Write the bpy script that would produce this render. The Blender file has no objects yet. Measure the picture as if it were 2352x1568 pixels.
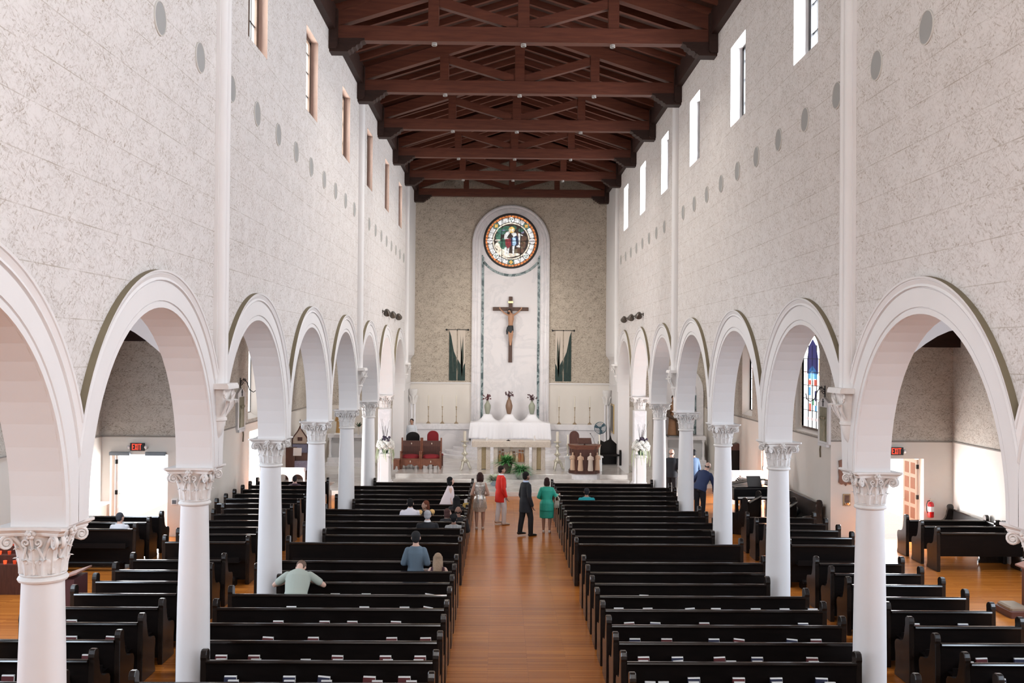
import bpy, bmesh, math, random
from mathutils import Vector, Matrix, Euler
from math import sin, cos, pi, radians, atan2, sqrt
scene = bpy.context.scene
COL = scene.collection
random.seed(7)

# ------------------------------------------------------------------ camera
CAMX, CAMZ = -0.496, 5.12
cam_data = bpy.data.cameras.new('camera')
cam_data.sensor_width = 36.0
cam_data.lens = 36.0 * 2287.0 / 2352.0
cam_data.clip_start, cam_data.clip_end = 0.1, 400
cam = bpy.data.objects.new('camera', cam_data)
COL.objects.link(cam)
cam.matrix_world = (Matrix.Translation((CAMX, 0, CAMZ)) @ Matrix.Rotation(-0.0124, 4, 'Z')
                    @ Matrix.Rotation(pi / 2 + 0.0110, 4, 'X') @ Matrix.Rotation(0.0078, 4, 'Z'))
scene.camera = cam

# ------------------------------------------------------------------ light
scene.view_settings.view_transform = 'Standard'
scene.view_settings.look = 'None'
scene.view_settings.gamma = 1.0
scene.view_settings.exposure = 0.1
scene.cycles.max_bounces = 7
scene.cycles.diffuse_bounces = 4
scene.cycles.glossy_bounces = 3
scene.cycles.transmission_bounces = 3
scene.cycles.transparent_max_bounces = 6
scene.cycles.sample_clamp_indirect = 6.0
scene.cycles.use_adaptive_sampling = True
scene.cycles.adaptive_threshold = 0.02
scene.cycles.caustics_reflective = False
scene.cycles.caustics_refractive = False

world = bpy.data.worlds.new('world')
scene.world = world
world.use_nodes = True
world.node_tree.nodes['Background'].inputs[0].default_value = (0.93, 0.96, 1.0, 1)
world.node_tree.nodes['Background'].inputs[1].default_value = 2.6

def area(name, loc, target, sx, sy, power, color=(1, 1, 1), spread=pi):
    d = bpy.data.lights.new(name, 'AREA')
    d.shape = 'RECTANGLE'; d.size = sx; d.size_y = sy
    d.energy = power; d.color = color; d.spread = spread
    o = bpy.data.objects.new(name, d); COL.objects.link(o)
    o.location = loc
    o.rotation_euler = (Vector(target) - Vector(loc)).to_track_quat('-Z', 'Y').to_euler()
    return o

W = 4.436            # nave wall inner face
WT = 0.47            # nave wall thickness
XC = 4.72            # column centres
Y0 = 9.33            # first column of the arcade in view
S = 4.6              # bay
YB = 46.2            # chancel end wall
BAYS = [Y0 + S * k for k in range(-2, 8)]

# daylight of the west window behind the gallery
area('west_window_daylight', (0, -2.7, 9.0), (0, 25, 5.0), 5.0, 5.0, 700, (1.0, 0.97, 0.96))
# daylight of the clerestory windows (each light stands in its window opening)
for k in range(-3, 7):
    yy = Y0 + S * (k + 0.5) - .15
    q = 1.1 if k <= 0 else .95 if k <= 3 else .70
    area('clerestory_daylight', (-W - 0.50, yy, 10.85), (0, yy, 10.4), 1.2, 1.66, 560 * q, (1.0, 0.94, 0.86))
    area('clerestory_daylight', (W + 0.50, yy, 10.85), (0, yy, 10.4), 1.2, 1.66, 1600 * q, (1.0, 0.965, 0.97))
# daylight through the aisle windows and open doors
for sx in (-1, 1):
    for yy in (6.0, 11.0, 16.0, 21.0):
        area('aisle_window_daylight', (sx * 10.8, yy, 4.4), (sx * 5.5, yy + .4, 1.4), 1.4, 2.6, 230, (0.74, 0.86, 1.0))
    area('door_daylight', (sx * 9.25, 33.7 + .3 * (sx > 0), 1.25), (sx * 5, 33.2, 1.3), 1.4, 2.3, 620, (0.97, 0.98, 1.0))
area('door_daylight', (-10.0, 27.6, 1.25), (-10.3, 22, 1.3), 1.6, 2.2, 170, (0.97, 0.98, 1.0))
area('door_daylight', (9.9, 27.6, 1.25), (10.6, 22, 1.0), 1.3, 2.2, 300, (0.97, 0.98, 1.0))

def spot_lamp(name, loc, target, power, angle, color=(1, .95, .88), radius=.07, blend=.6):
    d = bpy.data.lights.new(name, 'SPOT'); d.energy = power; d.spot_size = radians(angle); d.spot_blend = blend; d.shadow_soft_size = radius; d.color = color
    o = bpy.data.objects.new(name, d); COL.objects.link(o); o.location = loc
    o.rotation_euler = (Vector(target) - Vector(loc)).to_track_quat('-Z', 'Y').to_euler()
    return o
# wall spotlights aimed at the chancel, downlights under the tie beams
for sx, ys in ((-1, (33.4, 35.3, 37.3)), (1, (34.1, 36.1, 38.2))):
    for i, yy in enumerate(ys):
        spot_lamp('chancel_spot', (sx * (W - .30), yy + .22, 6.32), (-sx * (.6 + .5 * i), 45.0, 3.2 + 1.6 * i), 300, 70)
for k in range(5):
    for x in (-2.05, 0, 2.05):
        spot_lamp('beam_downlight', (x, 22.84 + 4.516 * k, 12.10), (x, 22.84 + 4.516 * k, 0), 150, 150, (1, .93, .85), .05, .8)

for sx in (-1, 1):  # added fill lamps without fixtures, put in to brighten the side altars
    spot_lamp('side_altar_fill', (sx * 6.6, 39.0, 6.3), (sx * 7.2, 43.6, 2.0), 420, 80, (1, .96, .9), .15)

# ------------------------------------------------------------------ object helpers
def tag(o, label=None, cat=None, group=None, kind=None):
    if label: o['label'] = label
    if cat: o['category'] = cat
    if group: o['group'] = group
    if kind: o['kind'] = kind
    return o

def thing(name, label, cat, loc=(0, 0, 0), rz=0.0, group=None, kind=None):
    o = bpy.data.objects.new(name, None)
    o.empty_display_size = 0.1
    COL.objects.link(o)
    o.location = loc; o.rotation_euler = (0, 0, rz)
    return tag(o, label, cat, group, kind)

def dup(root, loc=None, rz=None, label=None, group=None):
    r = root.copy(); COL.objects.link(r)
    if loc is not None: r.location = loc
    if rz is not None: r.rotation_euler = (0, 0, rz)
    if label: r['label'] = label
    if group: r['group'] = group
    for ch in list(root.children):
        c = ch.copy(); COL.objects.link(c); c.parent = r
        for g in list(ch.children):
            d = g.copy(); COL.objects.link(d); d.parent = c
    return r

class MB:
    """collects polygons for one mesh"""
    def __init__(s):
        s.v = []; s.f = []; s.m = []; s.mi = 0
    def add(s, vs, fs):
        n = len(s.v)
        s.v += [tuple(v) for v in vs]
        s.f += [tuple(i + n for i in f) for f in fs]
        s.m += [s.mi] * len(fs)
        return s
    def quad(s, a, b, c, d):
        return s.add([a, b, c, d], [(0, 1, 2, 3)])
    def box(s, x0, x1, y0, y1, z0, z1):
        vs = [(x, y, z) for x in (x0, x1) for y in (y0, y1) for z in (z0, z1)]
        return s.add(vs, [(0, 1, 3, 2), (4, 6, 7, 5), (0, 4, 5, 1), (2, 3, 7, 6), (0, 2, 6, 4), (1, 5, 7, 3)])
    def bbox(s, x0, x1, y0, y1, z0, z1, b=0.01):
        """box with chamfered vertical and top edges"""
        sec = lambda i: [(x0 + i + b, y0 + i), (x1 - i - b, y0 + i), (x1 - i, y0 + i + b), (x1 - i, y1 - i - b),
                         (x1 - i - b, y1 - i), (x0 + i + b, y1 - i), (x0 + i, y1 - i - b), (x0 + i, y0 + i + b)]
        rings = [(0, z0), (0, z1 - b), (b, z1)]
        vs = []; fs = []
        for i, z in rings:
            vs += [(x, y, z) for x, y in sec(i)]
        for r in range(2):
            for k in range(8):
                a = r * 8 + k; c = r * 8 + (k + 1) % 8
                fs.append((a, c, c + 8, a + 8))
        fs.append(tuple(range(16, 24))); fs.append(tuple(range(7, -1, -1)))
        return s.add(vs, fs)
    def prism(s, poly, axis, a, b):
        """extrude a 2-D polygon: axis x -> poly is (y,z), y -> (x,z), z -> (x,y)"""
        def P(u, w, t):
            return (t, u, w) if axis == 'x' else (u, t, w) if axis == 'y' else (u, w, t)
        n = len(poly)
        vs = [P(u, w, a) for u, w in poly] + [P(u, w, b) for u, w in poly]
        fs = [tuple(range(n - 1, -1, -1)), tuple(range(n, 2 * n))]
        fs += [(i, (i + 1) % n, n + (i + 1) % n, n + i) for i in range(n)]
        return s.add(vs, fs)
    def lathe(s, prof, c=(0, 0, 0), n=24, a0=0.0, cap=True, sq=1.0):
        vs = []; fs = []
        for r, z in prof:
            for k in range(n):
                t = a0 + 2 * pi * k / n
                vs.append((c[0] + r * cos(t), c[1] + r * sq * sin(t), c[2] + z))
        for i in range(len(prof) - 1):
            for k in range(n):
                a = i * n + k; b = i * n + (k + 1) % n
                fs.append((a, b, b + n, a + n))
        if cap:
            fs.append(tuple(range(n - 1, -1, -1)))
            fs.append(tuple(range((len(prof) - 1) * n, len(prof) * n)))
        return s.add(vs, fs)
    def tube(s, pts, rad, n=8, cap=True, flat=1.0, up=(0, 0, 1)):
        pts = [Vector(p) for p in pts]
        if not isinstance(rad, (list, tuple)): rad = [rad] * len(pts)
        vs = []; fs = []
        u_prev = None
        for i, p in enumerate(pts):
            d = (pts[min(i + 1, len(pts) - 1)] - pts[max(i - 1, 0)])
            d = d.normalized() if d.length > 1e-9 else Vector((0, 0, 1))
            if u_prev is None:
                a = Vector(up)
                if abs(d.dot(a)) > 0.95: a = Vector((0, 1, 0))
                u = d.cross(a).normalized()
            else:
                u = (u_prev - d * u_prev.dot(d)).normalized()
            u_prev = u
            w = d.cross(u)
            r = rad[i]
            ru, rw = (r if isinstance(r, tuple) else (r, r * flat))
            for k in range(n):
                t = 2 * pi * k / n
                vs.append(p + u * (ru * cos(t)) + w * (rw * sin(t)))
        for i in range(len(pts) - 1):
            for k in range(n):
                a = i * n + k; b = i * n + (k + 1) % n
                fs.append((a, b, b + n, a + n))
        if cap:
            fs.append(tuple(range(n - 1, -1, -1)))
            fs.append(tuple(range((len(pts) - 1) * n, len(pts) * n)))
        return s.add(vs, fs)
    def ball(s, c, r, n=12, m=8, rot=None):
        if not isinstance(r, (list, tuple)): r = (r, r, r)
        vs = []; fs = []
        R = rot or Matrix.Identity(3)
        C = Vector(c)
        vs.append(C + R @ Vector((0, 0, -r[2])))
        for i in range(1, m):
            p = -pi / 2 + pi * i / m
            for k in range(n):
                t = 2 * pi * k / n
                vs.append(C + R @ Vector((r[0] * cos(p) * cos(t), r[1] * cos(p) * sin(t), r[2] * sin(p))))
        vs.append(C + R @ Vector((0, 0, r[2])))
        L = len(vs) - 1
        for k in range(n):
            fs.append((0, 1 + (k + 1) % n, 1 + k))
            fs.append((L, L - n + k, L - n + (k + 1) % n))
        for i in range(m - 2):
            for k in range(n):
                a = 1 + i * n + k; b = 1 + i * n + (k + 1) % n
                fs.append((a, b, b + n, a + n))
        return s.add(vs, fs)
    def loft(s, secs, n=20):
        """stack of ellipses (cx,cy,cz,rx,ry[,tilt forward])"""
        vs = []; fs = []
        for q in secs:
            cx, cy, cz, rx, ry = q[:5]
            tl = q[5] if len(q) > 5 else 0.0
            for k in range(n):
                t = 2 * pi * k / n
                x = rx * cos(t); y = ry * sin(t)
                vs.append((cx + x, cy + y * cos(tl), cz - y * sin(tl)))
        for i in range(len(secs) - 1):
            for k in range(n):
                a = i * n + k; b = i * n + (k + 1) % n
                fs.append((a, b, b + n, a + n))
        fs.append(tuple(range(n - 1, -1, -1)))
        fs.append(tuple(range((len(secs) - 1) * n, len(secs) * n)))
        return s.add(vs, fs)
    def xf(s, M, start=0):
        s.v = s.v[:start] + [tuple(M @ Vector(v)) for v in s.v[start:]]
        return s
    def mesh(s, name, mats, smooth=None):
        me = bpy.data.meshes.new(name)
        me.from_pydata(s.v, [], s.f)
        if not isinstance(mats, (list, tuple)): mats = [mats]
        for m in mats: me.materials.append(m)
        me.polygons.foreach_set('material_index', s.m)
        bm = bmesh.new(); bm.from_mesh(me)
        bmesh.ops.recalc_face_normals(bm, faces=bm.faces)
        bm.to_mesh(me); bm.free()
        if smooth:
            me.polygons.foreach_set('use_smooth', [True] * len(me.polygons))
            me.set_sharp_from_angle(angle=radians(smooth))
        me.update()
        return me
    def build(s, name, mats, parent=None, smooth=None, loc=None):
        o = bpy.data.objects.new(name, s.mesh(name, mats, smooth))
        COL.objects.link(o)
        if parent: o.parent = parent
        if loc is not None: o.location = loc
        return o

def put(name, mesh, parent=None, loc=None, rz=0.0):
    o = bpy.data.objects.new(name, mesh); COL.objects.link(o)
    if parent: o.parent = parent
    if loc is not None: o.location = loc
    o.rotation_euler = (0, 0, rz)
    return o

ORD = ['zeroth', 'first', 'second', 'third', 'fourth', 'fifth', 'sixth', 'seventh', 'eighth', 'ninth', 'tenth',
       'eleventh', 'twelfth', 'thirteenth', 'fourteenth', 'fifteenth', 'sixteenth', 'seventeenth', 'eighteenth',
       'nineteenth', 'twentieth', 'twenty-first', 'twenty-second', 'twenty-third']

# ------------------------------------------------------------------ materials
def newmat(name):
    m = bpy.data.materials.new(name); m.use_nodes = True
    nt = m.node_tree
    return m, nt, nt.nodes['Principled BSDF']

def N(nt, typ, **kw):
    n = nt.nodes.new(typ)
    for k, v in kw.items():
        if k in n.inputs: n.inputs[k].default_value = v
        else: setattr(n, k, v)
    return n

def mix(nt, fac, a, b):
    n = nt.nodes.new('ShaderNodeMix'); n.data_type = 'RGBA'
    for s, v in ((0, fac), (6, a), (7, b)):
        if hasattr(v, 'links'): nt.links.new(v, n.inputs[s])
        else:
            n.inputs[s].default_value = v if s == 0 else (*v[:3], 1)
    return n.outputs[2]

def mth(nt, op, a, b=None, c=None, clamp=False):
    n = nt.nodes.new('ShaderNodeMath'); n.operation = op; n.use_clamp = clamp
    for i, v in enumerate((a, b, c)):
        if v is None: continue
        if hasattr(v, 'links'): nt.links.new(v, n.inputs[i])
        else: n.inputs[i].default_value = v
    return n.outputs[0]

def ramp(nt, fac, stops):
    n = nt.nodes.new('ShaderNodeValToRGB')
    e = n.color_ramp.elements
    while len(e) < len(stops): e.new(0.5)
    for i, (p, c) in enumerate(stops):
        e[i].position = p; e[i].color = (*c, 1) if len(c) == 3 else c
    nt.links.new(fac, n.inputs[0])
    return n.outputs[0]

def simple(name, col, rough=0.6, metal=0.0, spec=0.5, noise=0.0, scale=8.0, bump=0.0, coat=0.0, sheen=0.0):
    m, nt, b = newmat(name)
    b.inputs['Base Color'].default_value = (*col, 1)
    b.inputs['Roughness'].default_value = rough
    b.inputs['Metallic'].default_value = metal
    b.inputs['Specular IOR Level'].default_value = spec
    b.inputs['Coat Weight'].default_value = coat
    if noise or bump:
        tc = N(nt, 'ShaderNodeTexCoord')
        nz = N(nt, 'ShaderNodeTexNoise', Scale=scale, Detail=5.0)
        nt.links.new(tc.outputs['Object'], nz.inputs['Vector'])
        if noise:
            d = [max(0, c * (1 - noise)) for c in col]; l = [min(1, c * (1 + noise)) for c in col]
            nt.links.new(mix(nt, nz.outputs[0], d, l), b.inputs['Base Color'])
        if bump:
            bp = N(nt, 'ShaderNodeBump', Strength=bump, Distance=0.01)
            nt.links.new(nz.outputs[0], bp.inputs['Height']); nt.links.new(bp.outputs[0], b.inputs['Normal'])
    return m

def glow(name, col, strength):
    m, nt, b = newmat(name)
    b.inputs['Base Color'].default_value = (*[c * .5 for c in col], 1)
    b.inputs['Emission Color'].default_value = (*col, 1)
    b.inputs['Emission Strength'].default_value = strength
    return m

def stone_tile(name, base, dash, joint, amount=1.0):
    """pitted acoustic stone: short brown strokes in fans, courses with thin joints"""
    m, nt, b = newmat(name)
    tc = N(nt, 'ShaderNodeTexCoord')
    sp = N(nt, 'ShaderNodeSeparateXYZ'); nt.links.new(tc.outputs['Object'], sp.inputs[0])
    u = mth(nt, 'ADD', sp.outputs[0], sp.outputs[1]); v = sp.outputs[2]
    cb = N(nt, 'ShaderNodeCombineXYZ'); nt.links.new(u, cb.inputs[0]); nt.links.new(v, cb.inputs[1])
    br = N(nt, 'ShaderNodeTexBrick', Scale=1.0)
    br.inputs['Mortar Size'].default_value = 0.006
    br.inputs['Mortar Smooth'].default_value = 0.3
    br.inputs['Brick Width'].default_value = 60.0
    br.inputs['Row Height'].default_value = 0.45
    br.inputs['Color1'].default_value = (0, 0, 0, 1); br.inputs['Color2'].default_value = (1, 1, 1, 1)
    br.inputs['Mortar'].default_value = (.5, .5, .5, 1)
    nt.links.new(cb.outputs[0], br.inputs['Vector'])
    # local stroke fields at several fixed directions, each in its own elongated patches
    strokes = None
    for i, a in enumerate((0.10, 0.62, -0.55, -0.95)):
        r2 = N(nt, 'ShaderNodeVectorRotate'); r2.rotation_type = 'Z_AXIS'; r2.inputs['Angle'].default_value = a
        nt.links.new(cb.outputs[0], r2.inputs['Vector'])
        m2 = N(nt, 'ShaderNodeMapping'); m2.inputs['Scale'].default_value = (11.0, 34.0, 1)
        m2.inputs['Location'].default_value = (i * 3.7, i * 1.3, 0)
        nt.links.new(r2.outputs[0], m2.inputs[0])
        nz = N(nt, 'ShaderNodeTexNoise', Scale=1.0, Detail=4.0, Roughness=0.7, Distortion=0.5)
        nt.links.new(m2.outputs[0], nz.inputs['Vector'])
        m3 = N(nt, 'ShaderNodeMapping'); m3.inputs['Scale'].default_value = (2.0, 5.0, 1); m3.inputs['Location'].default_value = (i * 11.0, i * 5.0, 0)
        nt.links.new(r2.outputs[0], m3.inputs[0])
        msk = N(nt, 'ShaderNodeTexNoise', Scale=1.0, Detail=3.0, Roughness=.6); nt.links.new(m3.outputs[0], msk.inputs['Vector'])
        st = mth(nt, 'MULTIPLY', mth(nt, 'MULTIPLY_ADD', nz.outputs[0], 6.5, -3.35, clamp=True),
                 mth(nt, 'MULTIPLY_ADD', msk.outputs[0], 5.5, -2.28, clamp=True))
        strokes = st if strokes is None else mth(nt, 'MAXIMUM', strokes, st)
    spk = N(nt, 'ShaderNodeTexNoise', Scale=46.0, Detail=2.0); nt.links.new(cb.outputs[0], spk.inputs['Vector'])
    strokes = mth(nt, 'MULTIPLY', strokes, mth(nt, 'MULTIPLY_ADD', spk.outputs[0], 5.0, -1.55, clamp=True))
    cl = N(nt, 'ShaderNodeTexNoise', Scale=2.2, Detail=4.0); nt.links.new(cb.outputs[0], cl.inputs['Vector'])
    base2 = tuple(c * 0.9 for c in base)
    c1 = mix(nt, cl.outputs[0], base, base2)
    c2 = mix(nt, mth(nt, 'MULTIPLY', strokes, amount, clamp=True), c1, dash)
    c3 = mix(nt, mth(nt, 'MULTIPLY', br.outputs['Fac'], mth(nt, 'MULTIPLY_ADD', cl.outputs[0], 2.4, -.75, clamp=True)), c2, joint)
    nt.links.new(c3, b.inputs['Base Color'])
    b.inputs['Roughness'].default_value = 0.85
    bp = N(nt, 'ShaderNodeBump', Strength=0.35, Distance=0.02)
    nt.links.new(mth(nt, 'SUBTRACT', 1.0, mth(nt, 'MAXIMUM', strokes, br.outputs['Fac'])), bp.inputs['Height'])
    nt.links.new(bp.outputs[0], b.inputs['Normal'])
    return m

def wood_strip(name, c1, c2, along='y', width=0.06, length=1.6, rough=0.3, gap=(.02, .01, .006), spec=0.5):
    m, nt, b = newmat(name)
    tc = N(nt, 'ShaderNodeTexCoord')
    sp = N(nt, 'ShaderNodeSeparateXYZ'); nt.links.new(tc.outputs['Object'], sp.inputs[0])
    cb = N(nt, 'ShaderNodeCombineXYZ')
    i = {'x': (0, 1), 'y': (1, 0), 'z': (2, 0)}[along]
    nt.links.new(sp.outputs[i[0]], cb.inputs[0]); nt.links.new(sp.outputs[i[1]], cb.inputs[1])
    br = N(nt, 'ShaderNodeTexBrick', Scale=1.0)
    br.inputs['Brick Width'].default_value = length; br.inputs['Row Height'].default_value = width
    br.inputs['Mortar Size'].default_value = width * 0.02; br.inputs['Mortar Smooth'].default_value = 0.2
    br.inputs['Color1'].default_value = (0, 0, 0, 1); br.inputs['Color2'].default_value = (1, 1, 1, 1)
    nt.links.new(cb.outputs[0], br.inputs['Vector'])
    mp = N(nt, 'ShaderNodeMapping'); mp.inputs['Scale'].default_value = (1.2, 30, 30)
    nt.links.new(cb.outputs[0], mp.inputs[0])
    nz = N(nt, 'ShaderNodeTexNoise', Scale=1.0, Detail=4.0); nt.links.new(mp.outputs[0], nz.inputs['Vector'])
    f = mth(nt, 'MULTIPLY_ADD', br.outputs['Color'], 0.65, mth(nt, 'MULTIPLY', nz.outputs[0], 0.35))
    col = mix(nt, f, c1, c2)
    nt.links.new(mix(nt, br.outputs['Fac'], col, gap), b.inputs['Base Color'])
    b.inputs['Roughness'].default_value = rough
    b.inputs['Specular IOR Level'].default_value = spec
    return m

def wood(name, c1, c2, rough=0.5, scale=(3, 3, 40), spec=0.5, coat=0.0):
    m, nt, b = newmat(name)
    tc = N(nt, 'ShaderNodeTexCoord')
    mp = N(nt, 'ShaderNodeMapping'); mp.inputs['Scale'].default_value = scale
    nt.links.new(tc.outputs['Object'], mp.inputs[0])
    nz = N(nt, 'ShaderNodeTexNoise', Scale=1.0, Detail=5.0, Distortion=0.6); nt.links.new(mp.outputs[0], nz.inputs['Vector'])
    nt.links.new(ramp(nt, nz.outputs[0], [(0.3, c1), (0.7, c2)]), b.inputs['Base Color'])
    b.inputs['Roughness'].default_value = rough
    b.inputs['Specular IOR Level'].default_value = spec
    b.inputs['Coat Weight'].default_value = coat
    return m

def marble(name, base, vein, scale=1.0, rough=0.25, w=(.47, .5, .53), dist=3.0):
    m, nt, b = newmat(name)
    tc = N(nt, 'ShaderNodeTexCoord')
    nz = N(nt, 'ShaderNodeTexNoise', Scale=1.4 * scale, Detail=7.0, Roughness=.62, Distortion=dist)
    nt.links.new(tc.outputs['Object'], nz.inputs['Vector'])
    mid = tuple((a + c) / 2 for a, c in zip(base, vein))
    nt.links.new(ramp(nt, nz.outputs[0], [(0.0, base), (w[0], base), (w[1], vein), (w[2], base), (1.0, mid)]), b.inputs['Base Color'])
    b.inputs['Roughness'].default_value = rough
    return m

M = {}
M['stone'] = stone_tile('pitted_stone', (.80, .765, .745), (.30, .225, .155), (.40, .34, .28), .8)
M['stone_dark'] = stone_tile('pitted_stone_darker', (.60, .53, .44), (.17, .125, .09), (.30, .25, .19), 1.4)  # same stone with darker base and strokes, for the chancel end wall
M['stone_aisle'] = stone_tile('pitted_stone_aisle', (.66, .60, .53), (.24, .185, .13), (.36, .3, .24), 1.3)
M['plaster'] = simple('cream_plaster', (.79, .772, .768), .8, noise=.04, scale=1.5, bump=.05)
M['dado'] = simple('cream_dado_plaster', (.78, .73, .67), .75, noise=.05, scale=1.2)
M['column'] = simple('white_painted_stone', (.80, .785, .79), .6, noise=.03, scale=3)
M['capital'] = simple('carved_limestone', (.78, .755, .735), .8, noise=.10, scale=14, bump=.25)
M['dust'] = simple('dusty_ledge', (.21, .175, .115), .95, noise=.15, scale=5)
M['crack'] = simple('joint_line', (.30, .27, .24), .9)
M['floor'] = wood_strip('oak_floor', (.34, .095, .014), (.60, .205, .034), 'x', .058, 1.3, .24, (.13, .04, .010), .32)
M['roofboard'] = wood_strip('roof_boards', (.034, .013, .008), (.058, .023, .013), 'y', .14, 3.0, .7, (.02, .01, .008))
M['beam'] = wood('stained_truss_timber', (.080, .021, .011), (.130, .037, .019), .5, (1.5, 14, 14), .35)
M['beam_dark'] = wood('dark_corbel_timber', (.022, .009, .006), (.04, .016, .011), .6, (3, 12, 12), .3)
M['pew'] = wood('dark_stained_pew_wood', (.0050, .0036, .0033), (.0085, .0055, .0048), .42, (3, 20, 20), .16)
M['pew_rail'] = wood('polished_pew_rail', (.008, .005, .004), (.013, .008, .006), .14, (3, 20, 20), .6)
M['marble'] = marble('white_marble', (.76, .735, .75), (.68, .665, .685), .35, .3, (.44, .5, .53), 1.2)
M['marble_white'] = marble('plain_white_marble', (.80, .78, .80), (.72, .71, .73), .5, .3, (.44, .5, .53), 1.0)
M['marble_floor'] = marble('chancel_marble', (.70, .665, .63), (.60, .56, .525), .6, .16, (.40, .5, .6), 1.0)
M['marble_green'] = marble('green_marble', (.07, .11, .115), (.34, .41, .42), 1.3, .25, (.44, .52, .66), 1.5)
M['frame_black'] = simple('black_metal', (.010, .010, .011), .45)
M['casing'] = simple('tan_wood_casing', (.42, .29, .24), .6, noise=.1)
M['window_frame'] = simple('brown_window_frame', (.10, .06, .04), .5)
M['sky_pane'] = glow('bright_window_pane', (.97, .985, 1.0), 1.25)
M['sky_pane_dim'] = glow('bluish_window_pane', (.72, .84, .95), .9)
M['white'] = simple('white_paint', (.84, .83, .82), .6)
M['black'] = simple('black_lacquer', (.008, .008, .009), .2)
M['gold'] = simple('polished_brass', (.78, .58, .28), .25, 1.0)
M['silver'] = simple('tarnished_silver', (.78, .72, .64), .3, 1.0)
M['grey_grille'] = simple('grey_speaker_cloth', (.36, .36, .35), .8)
# ------------------------------------------------------------------ setting: shell of the church
def struct(name, mb, mats, parent=None, smooth=None, label=None):
    o = mb.build(name, mats, parent, smooth)
    if parent is None: o['kind'] = 'structure'
    return o

SPR, ACZ, AR = 3.51, 3.56, 2.05          # springing, arch centre height, intrados radius
WZ0, WZ1, WHW = 10.0, 11.7, 0.64         # clerestory window sill, head, half width
WALLTOP = 13.1
NARC = 28

def arch_pts(yc):
    pts = [(yc - AR, SPR)]
    pts += [(yc - AR * cos(pi * i / NARC), ACZ + AR * sin(pi * i / NARC)) for i in range(NARC + 1)]
    pts += [(yc + AR, SPR)]
    return pts

def nave_wall(side):
    nm = 'left' if side < 0 else 'right'
    mb = MB()
    xa, xb = side * W, side * (W + WT)
    for k in range(-3, 7):
        ya = Y0 + S * k; yb = ya + S; yc = (ya + yb) / 2
        pts = [(ya, SPR)] + arch_pts(yc) + [(yb, SPR)]
        for x in (xa, xb):
            mb.mi = 0
            for (y1, z1), (y2, z2) in zip(pts, pts[1:]):
                if abs(y2 - y1) > 1e-6:
                    mb.quad((x, y1, z1), (x, y2, z2), (x, y2, 6.4), (x, y1, 6.4))
            # upper wall with its clerestory window
            ys = [ya, yc - .15 - WHW, yc - .15 + WHW, yb]; zs = [6.4, WZ0, WZ1, WALLTOP]
            for i in range(3):
                for j in range(3):
                    if i == 1 and j == 1: continue
                    mb.quad((x, ys[i], zs[j]), (x, ys[i + 1], zs[j]), (x, ys[i + 1], zs[j + 1]), (x, ys[i], zs[j + 1]))
        mb.mi = 1
        for (y1, z1), (y2, z2) in zip(pts[1:-1], pts[2:-1]):
            mb.quad((xa, y1, z1), (xa, y2, z2), (xb, y2, z2), (xb, y1, z1))
        for a, b in ((ya, yc - AR), (yc + AR, yb)):
            mb.quad((xa, a, SPR), (xa, b, SPR), (xb, b, SPR), (xb, a, SPR))
        mb.mi = 2 if side < 0 else 1
        wy = yc - .15
        c = [(wy - WHW, WZ0), (wy + WHW, WZ0), (wy + WHW, WZ1), (wy - WHW, WZ1)]
        for i in range(4):
            (y1, z1), (y2, z2) = c[i], c[(i + 1) % 4]
            mb.quad((xa, y1, z1), (xa, y2, z2), (xb, y2, z2), (xb, y1, z1))
    # chancel stretch of the wall: upper slab on a rounded corbel, recessed below
    ya = Y0 + S * 7
    mb.mi = 0
    mb.mi = 1
    for x in (xa,):
        mb.quad((x, ya, 5.1), (x, YB, 5.1), (x, YB, WALLTOP), (x, ya, WALLTOP))
    xr = side * (W + 0.17)
    mb.quad((xr, ya + .2, 0), (xr, YB, 0), (xr, YB, 4.8), (xr, ya + .2, 4.8))
    pr = [(xa, 5.1), (side * (W + .03), 4.97), (side * (W + .12), 4.86), (side * (W + .15), 4.8), (xr, 4.8)]
    for (x1, z1), (x2, z2) in zip(pr, pr[1:]):
        mb.quad((x1, ya, z1), (x1, YB, z1), (x2, YB, z2), (x2, ya, z2))
    mb.quad((xb, ya, 0), (xb, YB, 0), (xb, YB, WALLTOP), (xb, ya, WALLTOP))
    mb.quad((xa, ya - .25, 0), (xb, ya - .25, 0), (xb, ya - .25, SPR), (xa, ya - .25, SPR))
    mb.quad((xa, ya - .25, 0), (xa, ya + .2, 0), (xa, ya + .2, 5.1), (xa, ya - .25, 5.1))
    mb.quad((xa, ya + .2, 0), (xr, ya + .2, 0), (xr, ya + .2, 5.1), (xa, ya + .2, 5.1))
    return struct('wall_' + nm, mb, [M['stone'], M['plaster'], M['casing']])
nave_wall(-1); nave_wall(1)

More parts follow.
